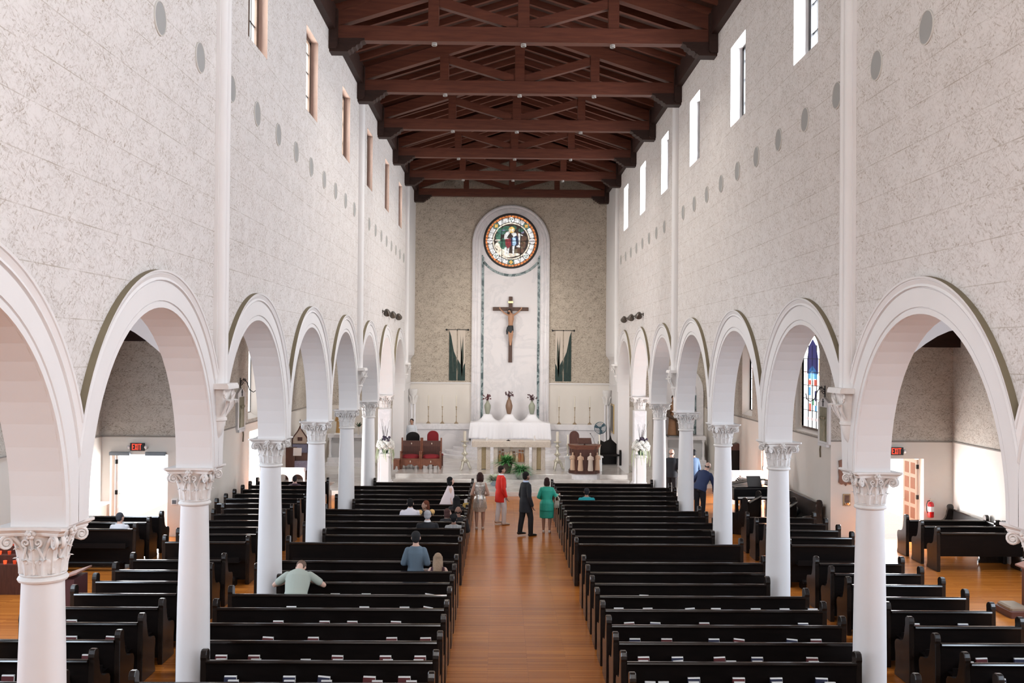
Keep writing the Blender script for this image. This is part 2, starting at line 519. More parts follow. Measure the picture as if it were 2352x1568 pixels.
# moulded archivolts, one per arch
PROF = [(2.05, 0.0), (2.05, .028), (2.115, .028), (2.12, .016), (2.128, .016), (2.133, .036), (2.295, .036), (2.345, .036), (2.35, .022), (2.362, .022),
        (2.37, .052), (2.40, .042), (2.43, .056), (2.445, .064), (2.45, .054), (2.458, .054), (2.462, .070), (2.485, .074)]
def archivolt(side, k, idx):
    yc = Y0 + S * (k + .5)
    mb = MB(); n = 40; HB = 2.2995
    rings = []
    for r, p in PROF + [(2.487, .074), (2.487, 0.0)]:
        t0 = math.acos(HB / r) if r > HB else 0.0
        ring = []
        if r <= HB: ring.append((side * (W - p), yc - r, SPR))
        for i in range(n + 1):
            t = t0 + (pi - 2 * t0) * i / n
            ring.append((side * (W - p), yc - r * cos(t), ACZ + r * sin(t)))
        if r <= HB: ring.append((side * (W - p), yc + r, SPR))
        if r > HB: ring = [ring[0]] + ring + [ring[-1]]
        rings.append(ring)
    m = len(rings[0])
    for i in range(len(rings) - 1):
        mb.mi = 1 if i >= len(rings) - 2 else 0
        mb.add(rings[i] + rings[i + 1], [(j, j + 1, m + j + 1, m + j) for j in range(m - 1)])
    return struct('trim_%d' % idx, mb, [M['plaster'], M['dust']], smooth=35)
i = 1
for side in (-1, 1):
    for k in range(-1, 7):
        archivolt(side, k, i); i += 1

# paired half-round wall shafts standing on carved corbels, every third bay
def wall_shaft(side, yy, label, nm='wall_shaft'):
    t = thing(nm, label, 'wall shaft', (side * W, yy, 0), 0, 'paired wall shafts of the nave')
    s = -side
    mb = MB(); mb.box(min(0, s * .05), max(0, s * .05), -.19, .19, 4.66, WALLTOP)
    mb.build('backing_strip', M['plaster'], t)
    for dy in (-.088, .088):
        mb = MB(); mb.lathe([(.082, 4.66), (.082, WALLTOP)], (s * .05, dy, 0), 20)
        mb.build('shaft', M['plaster'], t, 40)
    c = MB()
    c.prism([(0, 0), (s * .24, 0), (s * .24, .04), (s * .22, .075), (0, .075)], 'y', -.27, .27); c.xf(Matrix.Translation((0, 0, 4.585)))
    prof = [(.19, .0), (.17, -.06), (.145, -.2), (.125, -.34), (.115, -.4), (.13, -.41), (.13, -.44), (.11, -.45), (.09, -.55), (.06, -.64), (.01, -.70)]
    st = len(c.v)
    c.lathe([(r, z) for r, z in prof], (0, 0, 0), 20); c.xf(Matrix.Translation((s * .02, 0, 4.585)), st)
    cap = c.build('corbel', M['capital'], t, 50)
    v = MB()
    for q in (-1, 1):
        pts = []
        for j in range(22):
            a = j / 21 * 2.2 * 2 * pi; r = .075 * (1 - j / 24)
            pts.append((s * .17, q * .19 + q * r * cos(a) * .8, 4.52 + r * sin(a) - .01))
        v.tube(pts, [.016 * (1 - .5 * j / 21) for j in range(22)], 6)
        for j in range(3):
            y = q * (.05 + .05 * j)
            v.tube([(s * (.11), y, 4.22), (s * (.16 + .01 * j), y * 1.05, 4.34), (s * .2, y * 1.2, 4.43), (s * .25, y * 1.3, 4.42), (s * .245, y * 1.3, 4.385)],
                   [.012, .03, .03, .02, .008], 7, flat=.6)
    v.tube([(s * .13, 0, 4.2), (s * .19, 0, 4.36), (s * .23, 0, 4.47), (s * .26, 0, 4.53)], [.02, .04, .035, .02], 8, flat=.6)
    v.build('leaf_carving', M['capital'], cap, 60)
    return t
for side, nm in ((-1, 'carved-seats side'), (1, 'lectern side')):
    for yy, w in ((Y0 + S, 'nearest to the gallery'), (Y0 + 4 * S, 'in the middle of the wall'), (Y0 + 7 * S, 'at the chancel step')):
        wall_shaft(side, yy, 'paired half-round wall shafts on carved corbel, %s, %s' % (nm, w))

# ------------------------------------------------------------------ columns of the arcade
def column_meshes():
    sh = MB()
    sh.lathe([(.30, 0), (.30, .10), (.27, .12), (.285, .16), (.27, .20), (.235, .22), (.228, .3), (.226, .9), (.218, 1.6), (.204, 2.3), (.186, 2.98)], n=40)
    ring = MB()
    ring.lathe([(.186, 2.97), (.212, 2.98), (.222, 3.0), (.212, 3.02), (.19, 3.03), (.20, 3.035), (.205, 3.045), (.19, 3.055)], n=40)
    bell = MB()
    bell.lathe([(.178, 3.03), (.176, 3.12), (.180, 3.22), (.195, 3.31), (.225, 3.38), (.255, 3.43)], n=40)
    leaf = lambda mb, a, z0, z1, r0, rout, w: None
    def acanthus(mb, a, z0, h, r0, out, w):
        ca, sa = cos(a), sin(a)
        nu, nv = 7, 8
        vs = []; fs = []
        for side_ in (0, 1):
            for i in range(nv + 1):
                t = i / nv
                z = z0 + h * (sin(t * 1.9) / sin(1.9) if t < .82 else 1.0 - (t - .82) * 1.1)
                if t < .82: z = z0 + h * (t / .82) ** .9
                else: z = z0 + h - h * .55 * (t - .82)
                r = r0 + .018 + out * (t ** 2.6) * 1.0
                ww = w * (0.72 + .5 * sin(min(1, t * 1.2) * pi * .8)) * (1 if t < .75 else max(.12, 1 - (t - .75) * 3.4))
                for j in range(nu):
                    q = (j / (nu - 1) - .5) * 2
                    scal = 1 + .12 * sin(t * 22) * abs(q)
                    x = q * ww * .5 * scal
                    rr = r - .020 * q * q + .010 * (1 - abs(q)) * (1 if abs(q) < .3 else .2) - (.016 if side_ else 0) + .006 * cos(q * 9)
                    vs.append((rr * ca - x * sa, rr * sa + x * ca, z))
        L = (nv + 1) * nu
        for s_ in (0, 1):
            for i in range(nv):
                for j in range(nu - 1):
                    b = s_ * L + i * nu + j
                    fs.append((b, b + 1, b + nu + 1, b + nu))
        for i in range(nv):
            for j in (0, nu - 1):
                b = i * nu + j
                fs.append((b, b + nu, L + b + nu, L + b))
        for i in (0, nv):
            for j in range(nu - 1):
                b = i * nu + j
                fs.append((b, b + 1, L + b + 1, L + b))
        mb.add(vs, fs)
    lower = MB()
    for k in range(8):
        acanthus(lower, pi / 8 + k * pi / 4, 3.05, .155, .176, .05, .125)
    for k in range(8):
        acanthus(lower, k * pi / 4, 3.06, .255, .178, .06, .105)
    vol = MB()
    for k in range(4):
        a = pi / 4 + k * pi / 2
        ca, sa = cos(a), sin(a)
        # two spiral bands folding under every corner of the abacus
        for q in (-1, 1):
            pts = []; rad = []
            off = q * .030
            stem_ = [(.175, 3.16), (.19, 3.25), (.225, 3.335), (.275, 3.40), (.315, 3.425)]
            cen = (.335, 3.365); R0 = .062
            for r, z in stem_:
                sp_ = 1 + (1 - (z - 3.16) / .27) * 2.0
                x = off * sp_
                pts.append((r * ca - x * sa, r * sa + x * ca, z)); rad.append((.020, .017))
            for j in range(26):
                an = pi * .55 - j / 25 * 2 * pi * 1.9
                R = R0 * (1 - .82 * j / 25)
                r = cen[0] + R * cos(an); z = cen[1] + R * sin(an)
                pts.append((r * ca - off * sa, r * sa + off * ca, z)); rad.append((.022 * (1 - .45 * j / 25), .015 * (1 - .5 * j / 25)))
            vol.tube(pts, rad, 8)
        vol.ball((.335 * ca, .335 * sa, 3.365), (.045, .045, .022), 10, 6)
        # inner smaller scrolls meeting under the middle of each side
    for k in range(8):
        a = pi / 8 + k * pi / 4
        s_ = 1 if k % 2 == 0 else -1
        a_mid = (k + (1 if k % 2 else 0)) // 1 * 0
        face = round((a - pi / 4 * 0) / (pi / 2)) * pi / 2
        d = a - face
        pts = []; rad = []
        for j in range(20):
            t = j / 19
            an = -pi * .5 + t * 2 * pi * 1.3
            R = .038 * (1 - .75 * t)
            x = (1 if d > 0 else -1) * (.055 + R * cos(an) * 1)
            z = 3.36 + R * sin(an)
            r = .235
            pts.append((r * cos(face) - x * sin(face), r * sin(face) + x * cos(face), z)); rad.append(.012 * (1 - .4 * t))
        st = (1 if d > 0 else -1) * .09
        vol.tube([(.19 * cos(face) - st * sin(face), .19 * sin(face) + st * cos(face), 3.2)] + pts, [.012] + rad, 7)
    aba = MB()
    def abacus_ring(h, cut):
        out = []
        for k in range(4):
            a = k * pi / 2
            # corner cut then concave side
            c0 = (h, -h + cut); 
            for j in range(13):
                q = -1 + 2 * j / 12
                y = q * (h - cut * 1.0)
                x = h - .052 * (1 - q * q)
                out.append((x * cos(a) - y * sin(a), x * sin(a) + y * cos(a)))
        return out
    rings = [(abacus_ring(.295, .045), 3.425), (abacus_ring(.305, .04), 3.445), (abacus_ring(.300, .04), 3.452), (abacus_ring(.325, .035), 3.475), (abacus_ring(.345, .035), 3.485), (abacus_ring(.345, .035), 3.51)]
    n = len(rings[0][0])
    vs = [(x, y, z) for r, z in rings for x, y in r]
    fs = [(i * n + k, i * n + (k + 1) % n, (i + 1) * n + (k + 1) % n, (i + 1) * n + k) for i in range(len(rings) - 1) for k in range(n)]
    fs += [tuple(range(n - 1, -1, -1)), tuple(range((len(rings) - 1) * n, len(rings) * n))]
    aba.add(vs, fs)
    flo = MB()
    for k in range(4):
        a = k * pi / 2
        for j in range(6):
            b = j * pi / 3
            flo.ball(((.268) * cos(a) - .032 * cos(b) * sin(a), .268 * sin(a) + .032 * cos(b) * cos(a), 3.445 + .032 * sin(b)), .022, 8, 5)
        flo.ball((.29 * cos(a), .29 * sin(a), 3.445), .02, 8, 5)
        flo.tube([(.215 * cos(a), .215 * sin(a), 3.2), (.225 * cos(a), .225 * sin(a), 3.32), (.262 * cos(a), .262 * sin(a), 3.42)], [.012, .014, .02], 6)
    return [('shaft', sh.mesh('shaft', M['column'], 40)), ('neck_ring', ring.mesh('neck_ring', M['capital'], 40)),
            ('capital', bell.mesh('capital', M['capital'], 40)), ('abacus', aba.mesh('abacus', M['capital'], 30))], \
           [('acanthus_leaves', lower.mesh('acanthus_leaves', M['capital'], 70)), ('volutes', vol.mesh('volutes', M['capital'], 60)),
            ('flower_carving', flo.mesh('flower_carving', M['capital'], 60))]
PARTS, SUBS = column_meshes()
COLN = {-2: 10, -1: 9}
for side, nm in ((-1, 'carved-seats side'), (1, 'lectern side')):
    for k in range(-1, 7):
        if k == 6: continue
        n = 8 - (k + 1)
        lab = 'round white column with leafy carved capital, %s from the altar, %s of the nave' % (ORD[n], nm)
        t = thing('column', lab, 'column', (side * XC, Y0 + S * k, 0), 0, 'round columns of the nave arcade')
        for pn, me in PARTS:
            p = put(pn, me, t)
            if pn == 'capital':
                for sn, sm in SUBS: put(sn, sm, p)
# last supports before the chancel: square-shafted piers with the same capitals
for side, nm in ((-1, 'carved-seats side'), (1, 'lectern side')):
    t = thing('square_pier', 'square white marble pier with carved capital behind the flower pedestal, ' + nm, 'pier', (side * XC, Y0 + S * 6, 0), 0, 'square piers at the chancel')
    sh = MB()
    sh.bbox(-.30, .30, -.30, .30, 0, .30, .02); sh.bbox(-.26, .26, -.26, .26, .30, .38, .03)
    sh.prism([(-.23, -.20), (-.20, -.23), (.20, -.23), (.23, -.20), (.23, .20), (.20, .23), (-.20, .23), (-.23, .20)], 'z', .36, 3.0)
    sh.build('shaft', M['marble_white'], t)
    for pn, me in PARTS[1:]:
        p = put(pn, me, t)
        if pn == 'capital':
            for sn, sm in SUBS: put(sn, sm, p)

# ------------------------------------------------------------------ floor, end wall, aisles
XL, XR = -8.7, 8.7                 # aisle walls from y = 27.5 on
TL, TR, TY = -11.4, 12.1, 27.5     # side porches: outer walls and their end wall
mb = MB()
mb.box(-11.6, 12.3, -5, 35.5, -.12, 0)
mb.box(-8.9, 8.9, 35.5, YB + .2, -.12, 0)
struct('floor', mb, M['floor'])

mb = MB()
mb.box(-W - .6, W + .6, -3.2, -3.0, 0, 14.6)
for s_ in (-1, 1): mb.box(min(s_ * W, s_ * 12.3), max(s_ * W, s_ * 12.3), -5.2, -5.0, 0, 7.0)
struct('wall_front', mb, M['plaster'])
mb = MB()   # end wall of the chancel
cx0 = 0.04
mb.mi = 0
mb.quad((-W - .5, YB, 3.69), (W + .5, YB, 3.69), (W + .5, YB, 14.6), (-W - .5, YB, 14.6))
mb.mi = 1
mb.quad((-W - .5, YB, 0), (W + .5, YB, 0), (W + .5, YB, 3.69), (-W - .5, YB, 3.69))
mb.mi = 0
mb.box(-W - .5, W + .5, YB + .001, YB + .3, 0, 14.6)
struct('wall_back', mb, [M['stone_dark'], M['dado']])
mb = MB()
mb.box(-W - .17, W + .17, YB - .05, YB, 3.66, 3.72)
for s in (-1, 1):
    mb.box(min(s * (W + .13), s * (W + .17)), max(s * (W + .13), s * (W + .17)), Y0 + S * 7 + .2, YB, 3.66, 3.72)
struct('trim_17', mb, M['plaster'])

def holed(mb, axis, const, u0, u1, z0, z1, holes, mi=0):
    """vertical rectangle with rectangular holes; axis 'x': plane x=const over y, 'y': plane y=const over x"""
    us = sorted({u0, u1} | {h[0] for h in holes} | {h[1] for h in holes})
    us = [u for u in us if u0 <= u <= u1]
    zs = sorted({z0, z1} | {h[2] for h in holes} | {h[3] for h in holes})
    zs = [z for z in zs if z0 <= z <= z1]
    mb.mi = mi
    for a, b in zip(us, us[1:]):
        for c, d in zip(zs, zs[1:]):
            m_u, m_z = (a + b) / 2, (c + d) / 2
            if any(h[0] < m_u < h[1] and h[2] < m_z < h[3] for h in holes): continue
            if axis == 'x': mb.quad((const, a, c), (const, b, c), (const, b, d), (const, a, d))
            else: mb.quad((a, const, c), (b, const, c), (b, const, d), (a, const, d))

AISLE_TOP = 7.0
DADO = 2.74
AWIN = [29.35, 33.6, 38.2]        # aisle windows (centres)
for side, nm, xa, tx in ((-1, 'left', XL, TL), (1, 'right', XR, TR)):
    mb = MB()
    if side < 0:
        wh = [(28.55, 30.05, 2.86, 5.8), (32.67, 34.15, 2.86, 5.8), (37.4, 38.9, 2.86, 5.8)]
        door = (35.0, 36.2, 0, 2.45)
        door = (32.9, 34.3, 0, 2.45)
    else:
        wh = [(28.52, 30.80, 2.80, 5.8), (36.1, 37.6, 2.86, 5.8)]
        door = (33.4, 34.8, 0, 2.45)
    holed(mb, 'x', xa, TY, YB, DADO, AISLE_TOP, wh + [door], 0)
    holed(mb, 'x', xa, TY, YB, 0, DADO, [door], 1)
    # splayed reveals and thickness of the wall
    xo = xa + side * .40
    mb.mi = 1
    for (a, b, c, d) in wh + [door]:
        q = .12 if d > 3 else 0
        for (p1, p2, p3, p4) in (((xa, a, c), (xa, b, c), (xo, b - q, c + q * 2), (xo, a + q, c + q * 2)), ((xa, b, c), (xa, b, d), (xo, b - q, d), (xo, b - q, c + 2 * q)),
                                 ((xa, a, d), (xa, b, d), (xo, b - q, d), (xo, a + q, d)), ((xa, a, c), (xa, a, d), (xo, a + q, d), (xo, a + q, c + 2 * q))):
            mb.quad(p1, p2, p3, p4)
    # porch: end wall facing the gallery, and outer wall
    if side < 0: d2 = (-11.16, -9.58, 0, 2.24)
    else: d2 = (9.62, 11.29, 0, 2.26)
    u0, u1 = min(xa, tx), max(xa, tx)
    holed(mb, 'y', TY, u0, u1, DADO, AISLE_TOP, [d2], 0)
    holed(mb, 'y', TY, u0, u1, 0, DADO, [d2], 1)
    mb.mi = 1
    for p in ((d2[0], d2[0]), (d2[1], d2[1])):
        mb.quad((p[0], TY, 0), (p[0], TY + .35, 0), (p[0], TY + .35, d2[3]), (p[0], TY, d2[3]))
    mb.quad((d2[0], TY, d2[3]), (d2[1], TY, d2[3]), (d2[1], TY + .35, d2[3]), (d2[0], TY + .35, d2[3]))
    pw = [(y - .8, y + .8, 3.1, 5.6) for y in (6.0, 11.0, 16.0, 21.0)]
    holed(mb, 'x', tx, -5, TY, DADO, AISLE_TOP, pw, 0)
    holed(mb, 'x', tx, -5, TY, 0, DADO, [], 1)
    struct('wall_%s_aisle' % nm, mb, [M['stone_aisle'], M['dado']])
    # thin ledge between stone and dado
    mb = MB()
    mb.box(min(xa, xa - side * .03), max(xa, xa - side * .03), TY, YB, DADO - .02, DADO + .015)
    mb.box(u0, u1, TY - .03, TY, DADO - .02, DADO + .015)
    mb.box(min(tx, tx - side * .03), max(tx, tx - side * .03), 2, TY, DADO - .02, DADO + .015)
    struct('trim_%d' % (18 if side < 0 else 19), mb, M['crack'])
    # end wall of the aisle
    mb = MB()
    x1, x2 = (xa, -(W + WT)) if side < 0 else (W + WT, xa)
    mb.quad((x1, 44.0, 0), (x2, 44.0, 0), (x2, 44.0, DADO), (x1, 44.0, DADO))
    mb2 = MB()
    mb.mi = 1
    mb.quad((x1, 44.0, DADO), (x2, 44.0, DADO), (x2, 44.0, AISLE_TOP), (x1, 44.0, AISLE_TOP))
    struct('wall_end_%s' % nm, mb, [M['dado'], M['stone_aisle']])
    # lean-to timber ceiling over aisle and porch
    mb = MB()
    mb.box(min(side * (W + WT), tx), max(side * (W + WT), tx), -5, TY, 6.55, 6.7)
    mb.box(min(side * (W + WT), xa), max(side * (W + WT), xa), TY, YB, 6.55, 6.7)
    struct('ceiling_%s_aisle' % nm, mb, M['roofboard'])
    # transverse stone rib carried over the aisle and a dark tie beam behind it
    mb = MB()
    n = 44
    xi, xo2 = side * (W + WT), tx
    def rz_(x):
        f = min(1.0, (abs(x) - W - WT) / 1.05)
        return 4.85 + .65 * sin(pi / 2 * f)
    for i_ in range(n):
        x_0 = xi + (xo2 - xi) * i_ / n; x_1 = xi + (xo2 - xi) * (i_ + 1) / n
        za, zb_ = rz_(x_0), rz_(x_1)
        y_0, y_1 = 13.70, 14.16
        for yy in (y_0, y_1): mb.quad((x_0, yy, za), (x_1, yy, zb_), (x_1, yy, zb_ + .27), (x_0, yy, za + .27))
        mb.quad((x_0, y_0, za), (x_1, y_0, zb_), (x_1, y_1, zb_), (x_0, y_1, za))
        mb.quad((x_0, y_0, za + .27), (x_1, y_0, zb_ + .27), (x_1, y_1, zb_ + .27), (x_0, y_1, za + .27))
    struct('trim_%d' % (20 if side < 0 else 21), mb, M['plaster'])
    mb = MB(); mb.box(u0, u1, TY - .45, TY - .02, 5.35, 6.55)
    struct('trim_%d' % (22 if side < 0 else 23), mb, M['beam_dark'])

# sunlit pavement outside the doors
mb = MB(); mb.box(-24, 24, 27.95, 62, -.30, -.02)
g = struct('ground', mb, simple('sunlit_pavement', (.8, .79, .77), .8, noise=.05))

# ------------------------------------------------------------------ chancel platform
mb = MB()
def slab(x0, x1, y0, y1, z0, z1, b=.015): mb.bbox(x0, x1, y0, y1, z0, z1, b)
slab(-5.1, 5.1, 35.5, 44.0, -.05, .16)
slab(-6.7, -5.05, 35.5, 37.95, -.05, .16); slab(5.05, 6.7, 35.5, 37.95, -.05, .16)
slab(-8.69, -5.05, 37.9, 44.0, -.05, .16); slab(5.05, 8.69, 37.9, 44.0, -.05, .16)
slab(-4.45, 4.45, 37.6, YB - .01, .15, .32)
slab(-4.43, 4.43, 38.0, YB - .01, .31, .48)
st = struct('floor_chancel', mb, M['marble_floor'])
mb = MB()
for k in range(5):
    r = 3.3 - .36 * k
    pts = [(r * cos(pi + pi * j / 30), 45.2 + r * .82 * sin(pi + pi * j / 30)) for j in range(31)]
    mb.prism(pts, 'z', .47 + .13 * k, .60 + .13 * k)
struct('floor_altar_steps', mb, M['marble_white'])

# ------------------------------------------------------------------ roof
def zb(x): return 12.50 + .318 * (W - abs(x))
mb = MB()
for s in (-1, 1):
    z0, z1 = zb(W + .6) + .50, zb(0) + .50
    mb.add([(s * (W + .6), -3, z0), (0, -3, z1), (0, YB + .3, z1), (s * (W + .6), YB + .3, z0),
            (s * (W + .6), -3, z0 + .06), (0, -3, z1 + .06), (0, YB + .3, z1 + .06), (s * (W + .6), YB + .3, z0 + .06)],
           [(0, 1, 2, 3), (4, 7, 6, 5), (0, 4, 5, 1), (2, 6, 7, 3), (0, 3, 7, 4), (1, 5, 6, 2)])
ceil = struct('ceiling', mb, M['roofboard'])
raf = MB()
raf.prism([(0, zb(0) + .33), (W + .3, zb(W + .3) + .33), (W + .3, zb(W + .3) + .5), (0, zb(0) + .5)], 'y', -.06, .06)
rm = raf.mesh('rafter', M['beam'])
for k in range(38):
    yy = 17.4 + .765 * k
    put('rafter', rm, ceil, (0, yy, 0), 0); put('rafter', rm, ceil, (0, yy, 0), pi)
pl = MB()
pl.box(-.15, 0.0, 4, YB, 12.42, 12.98)
for s in (-1, 1):
    o = put('trim_%d' % (24 if s < 0 else 25), pl.mesh('wall_plate', M['beam_dark']), None, (W if s > 0 else -W, 0, 0)); o['kind'] = 'structure'
    if s < 0: o.location.x = -W + .15

# trusses
def truss_parts():
    P = []
    b = MB(); b.box(-W, W, -.13, .13, 12.22, 12.56); P.append(('tie_beam', b.mesh('tie_beam', M['beam'])))
    b = MB(); b.box(-.13, .13, -.11, .11, 12.50, zb(0) + .3); P.append(('king_post', b.mesh('king_post', M['beam'])))
    for s in (-1, 1):
        b = MB(); b.box(s * 2.07 - .12, s * 2.07 + .12, -.11, .11, 12.52, zb(2.07) + .04); P.append(('queen_post', b.mesh('queen_post', M['beam'])))
        b = MB(); b.prism([(0, zb(0)), (s * W, zb(W)), (s * W, zb(W) + .33), (0, zb(0) + .33)], 'y', -.12, .12); P.append(('principal_rafter', b.mesh('principal_rafter', M['beam'])))
        b = MB()
        x0, z0, x1, z1 = s * .12, 12.62, s * 1.97, zb(2.07) - .10
        d = Vector((x1 - x0, z1 - z0)).normalized(); n_ = Vector((-d.y, d.x)) * .11
        b.prism([(x0 - n_.x, z0 - n_.y), (x1 - n_.x, z1 - n_.y), (x1 + n_.x, z1 + n_.y), (x0 + n_.x, z0 + n_.y)], 'y', -.09, .09)
        P.append(('strut', b.mesh('strut', M['beam'])))
        b = MB()   # scrolled corbel under the beam end
        prof = [(0, 11.95), (.42, 11.95), (.46, 11.99), (.50, 12.00), (.53, 12.05), (.60, 12.06), (.63, 12.11), (.70, 12.13), (.72, 12.19), (.80, 12.22), (.80, 12.26), (0, 12.26)]
        b.prism([(s * (W - u), z) for u, z in prof], 'y', -.17, .17)
        b.prism([(s * (W - u), z) for u, z in [(0, 12.0), (.16, 12.0), (.2, 12.05), (.2, 12.9), (0, 12.9)]], 'y', -.26, .26)
        P.append(('corbel', b.mesh('corbel', M['beam_dark'])))
    b = MB()
    return P
TP = truss_parts()
lamp = MB(); lamp.lathe([(.05, 12.20), (.065, 12.17), (.055, 12.15), (.06, 12.225)], n=14)
lampm = lamp.mesh('downlight', simple('lamp_housing', (.35, .33, .31), .4), 50)
for k in range(6):
    yy = 22.84 + 4.516 * k
    n = 6 - k
    t = thing('roof_truss', 'dark timber roof truss with scrolled corbels, %s from the altar wall' % (ORD[n] if n > 1 else 'the first'), 'roof truss', (0, yy, 0), 0, 'roof trusses over the nave')
    for pn, me in TP: put(pn, me, t)
    if k < 5:
        for x in (-2.05, 0, 2.05): put('downlight', lampm, t, (x, 0, 0))

# ------------------------------------------------------------------ clerestory and aisle windows
def pane_mat(name, col, fac):
    m = bpy.data.materials.new(name); m.use_nodes = True
    nt = m.node_tree; nt.nodes.clear()
    o = nt.nodes.new('ShaderNodeOutputMaterial'); t = nt.nodes.new('ShaderNodeBsdfTransparent'); e = nt.nodes.new('ShaderNodeEmission'); x = nt.nodes.new('ShaderNodeMixShader')
    t.inputs[0].default_value = (*col, 1); e.inputs[0].default_value = (*col, 1); e.inputs[1].default_value = 1.1
    x.inputs[0].default_value = fac
    nt.links.new(t.outputs[0], x.inputs[1]); nt.links.new(e.outputs[0], x.inputs[2]); nt.links.new(x.outputs[0], o.inputs[0])
    return m
M['obscure_glass'] = pane_mat('obscured_glass', (.93, .97, 1.0), .5)
wn = 1
for side in (-1, 1):
    for k in range(-3, 7):
        yc = Y0 + S * (k + .5) - .15
        x0 = side * (W + (.30 if side > 0 else .20))
        fr = MB()
        for a, b, c, d in ((-.64, -.50, WZ0, WZ1), (.50, .64, WZ0, WZ1), (-.64, .64, WZ0, WZ0 + .07), (-.64, .64, WZ1 - .07, WZ1), (-.05, .05, WZ0, WZ1)):
            fr.box(x0 - .05, x0 + .05, yc + a, yc + b, c, d)
        o = struct('window_%d' % wn, fr, M['window_frame'] if side < 0 else M['frame_black'])
        wn += 1
        mu = MB()
        for zz in (10.5, 11.0, 11.4): mu.box(x0 - .02, x0 + .02, yc - .52, yc + .52, zz - .012, zz + .012)
        for q in (-.27, .27): mu.box(x0 - .02, x0 + .02, yc + q - .01, yc + q + .01, WZ0, WZ1)
        mu.build('glazing_bars', M['frame_black'], o)
        p = MB(); p.box(x0 + .0, x0 + .012, yc - .55, yc + .55, WZ0 + .02, WZ1 - .02); p.build('pane', M['obscure_glass'], o)
# ------------------------------------------------------------------ pews
ROWS_B = [12.72 + .919 * k for k in range(9)]       # rear section, gallery end first
ROWS_F = [21.98 + .922 * k for k in range(12)]      # front section
END = [(-.075, 0), (.50, 0), (.505, .05), (.47, .10), (.475, .36), (.50, .44), (.50, .52), (.46, .575), (.38, .60), (.27, .605), (.19, .63),
       (.135, .69), (.11, .78), (.10, .865), (.085, .90), (.075, .93), (.08, .96), (.085, 1.0), (.07, 1.035), (.04, 1.055), (-.02, 1.06), (-.055, 1.045), (-.075, 1.0), (-.082, .96), (-.072, .92), (-.075, .88)]
M['pew_end'] = wood('bench_end_wood', (.011, .0075, .006), (.020, .013, .010), .24, (20, 20, 3), .45)
def end_panel():
    mb = MB()
    n = len(END)
    cx = sum(p[0] for p in END) / n; cz = sum(p[1] for p in END) / n
    b = .010
    def ins(p):
        dx, dz = cx - p[0], cz - p[1]; L = sqrt(dx * dx + dz * dz)
        return (p[0] + dx / L * b, p[1] + dz / L * b)
    inn = [ins(p) for p in END]
    T = .042
    vs = [(-T, y, z) for y, z in inn] + [(-T + b, y, z) for y, z in END] + [(T - b, y, z) for y, z in END] + [(T, y, z) for y, z in inn]
    fs = [tuple(range(n - 1, -1, -1)), tuple(range(3 * n, 4 * n))]
    for r in range(3):
        fs += [(r * n + i, r * n + (i + 1) % n, (r + 1) * n + (i + 1) % n, (r + 1) * n + i) for i in range(n)]
    mb.add(vs, fs)
    return mb.mesh('bench_end', M['pew_end'], None)
ENDM = end_panel()
_pc = {}
def pew_meshes(L, style):
    key = (round(L, 2), style)
    if key in _pc: return _pc[key]
    out = []
    e = .04
    b = MB(); b.prism([(.0, .42), (.46, .43), (.475, .445), (.47, .465), (0, .455)], 'x', e, L - e); out.append(('seat', b.mesh('seat', M['pew'])))
    z0 = .10 if style == 'full' else .36
    b = MB(); b.prism([(-.035, z0), (.0, z0), (.0, .45), (-.05, .90), (-.085, .90), (-.045, .45)], 'x', e, L - e); out.append(('backrest', b.mesh('backrest', M['pew'])))
    b = MB(); b.prism([(-.115, .892), (-.118, .905), (-.11, .925), (-.095, .932), (-.05, .93), (-.03, .922), (-.025, .905), (-.035, .892)], 'x', e, L - e)
    out.append(('top_rail', b.mesh('top_rail', M['pew_rail'])))
    if style == 'full':
        b = MB()
        b.box(e + .1, L - e - .1, -.235, -.045, .505, .52)
        b.box(e + .1, L - e - .1, -.245, -.23, .505, .62)
        out.append(('book_rack', b.mesh('book_rack', M['pew'])))
        b = MB(); b.bbox(e + .15, L - e - .15, -.42, -.27, .15, .22, .02)
        for q in (.25, L - .25): b.box(q - .03, q + .03, -.36, -.04, .0, .15)
        out.append(('kneeler', b.mesh('kneeler', M['pew'])))
    _pc[key] = out
    return out
def pew(x0, x1, y, label, group, rz=0.0, style='full', nm='pew'):
    t = thing(nm, label, 'pew', (x0, y, 0), rz, group)
    L = x1 - x0
    for pn, me in pew_meshes(L, style): put(pn, me, t)
    put('bench_end', ENDM, t, (.0, 0, 0)); put('bench_end', ENDM, t, (L, 0, 0))
    return t
def near_col(y):
    return min(abs(y - (Y0 + S * k)) for k in range(0, 8)) < .40
PEWROWS = []
for i, y in enumerate(ROWS_B + ROWS_F):
    n = 21 - i
    row = ORD[n]
    sp = near_col(y + .2) or near_col(y)
    PEWROWS.append((i, y, n))
    pew(-4.47 if sp else -5.10, -1.33, y, 'long dark pew, %s row from the altar, carved-seats side of the centre aisle' % row, 'pews beside the centre aisle')
    pew(1.23, 4.44 if sp else 4.87, y, 'long dark pew, %s row from the altar, lectern side of the centre aisle' % row, 'pews beside the centre aisle')
    xl = -7.80 if y < 26.9 else -8.24
    pew(xl, -5.98, y, 'short dark pew, %s row from the altar, side aisle on the carved-seats side' % row, 'pews in the side aisles')
    if i <= 13:
        pew(5.93, 7.66, y, 'short dark pew, %s row from the altar, side aisle on the lectern side' % row, 'pews in the side aisles')
# porch pews
for k, y in enumerate((23.5, 24.4, 25.3)):
    pew(-11.2, -9.0, y, 'short dark pew facing the bright double door, %s from the door' % ORD[3 - k], 'pews in the side porches')
    pew(9.95, 12.0, y + .1, 'dark pew open below the back, %s from the extinguisher wall' % ORD[3 - k], 'pews in the side porches', style='open')
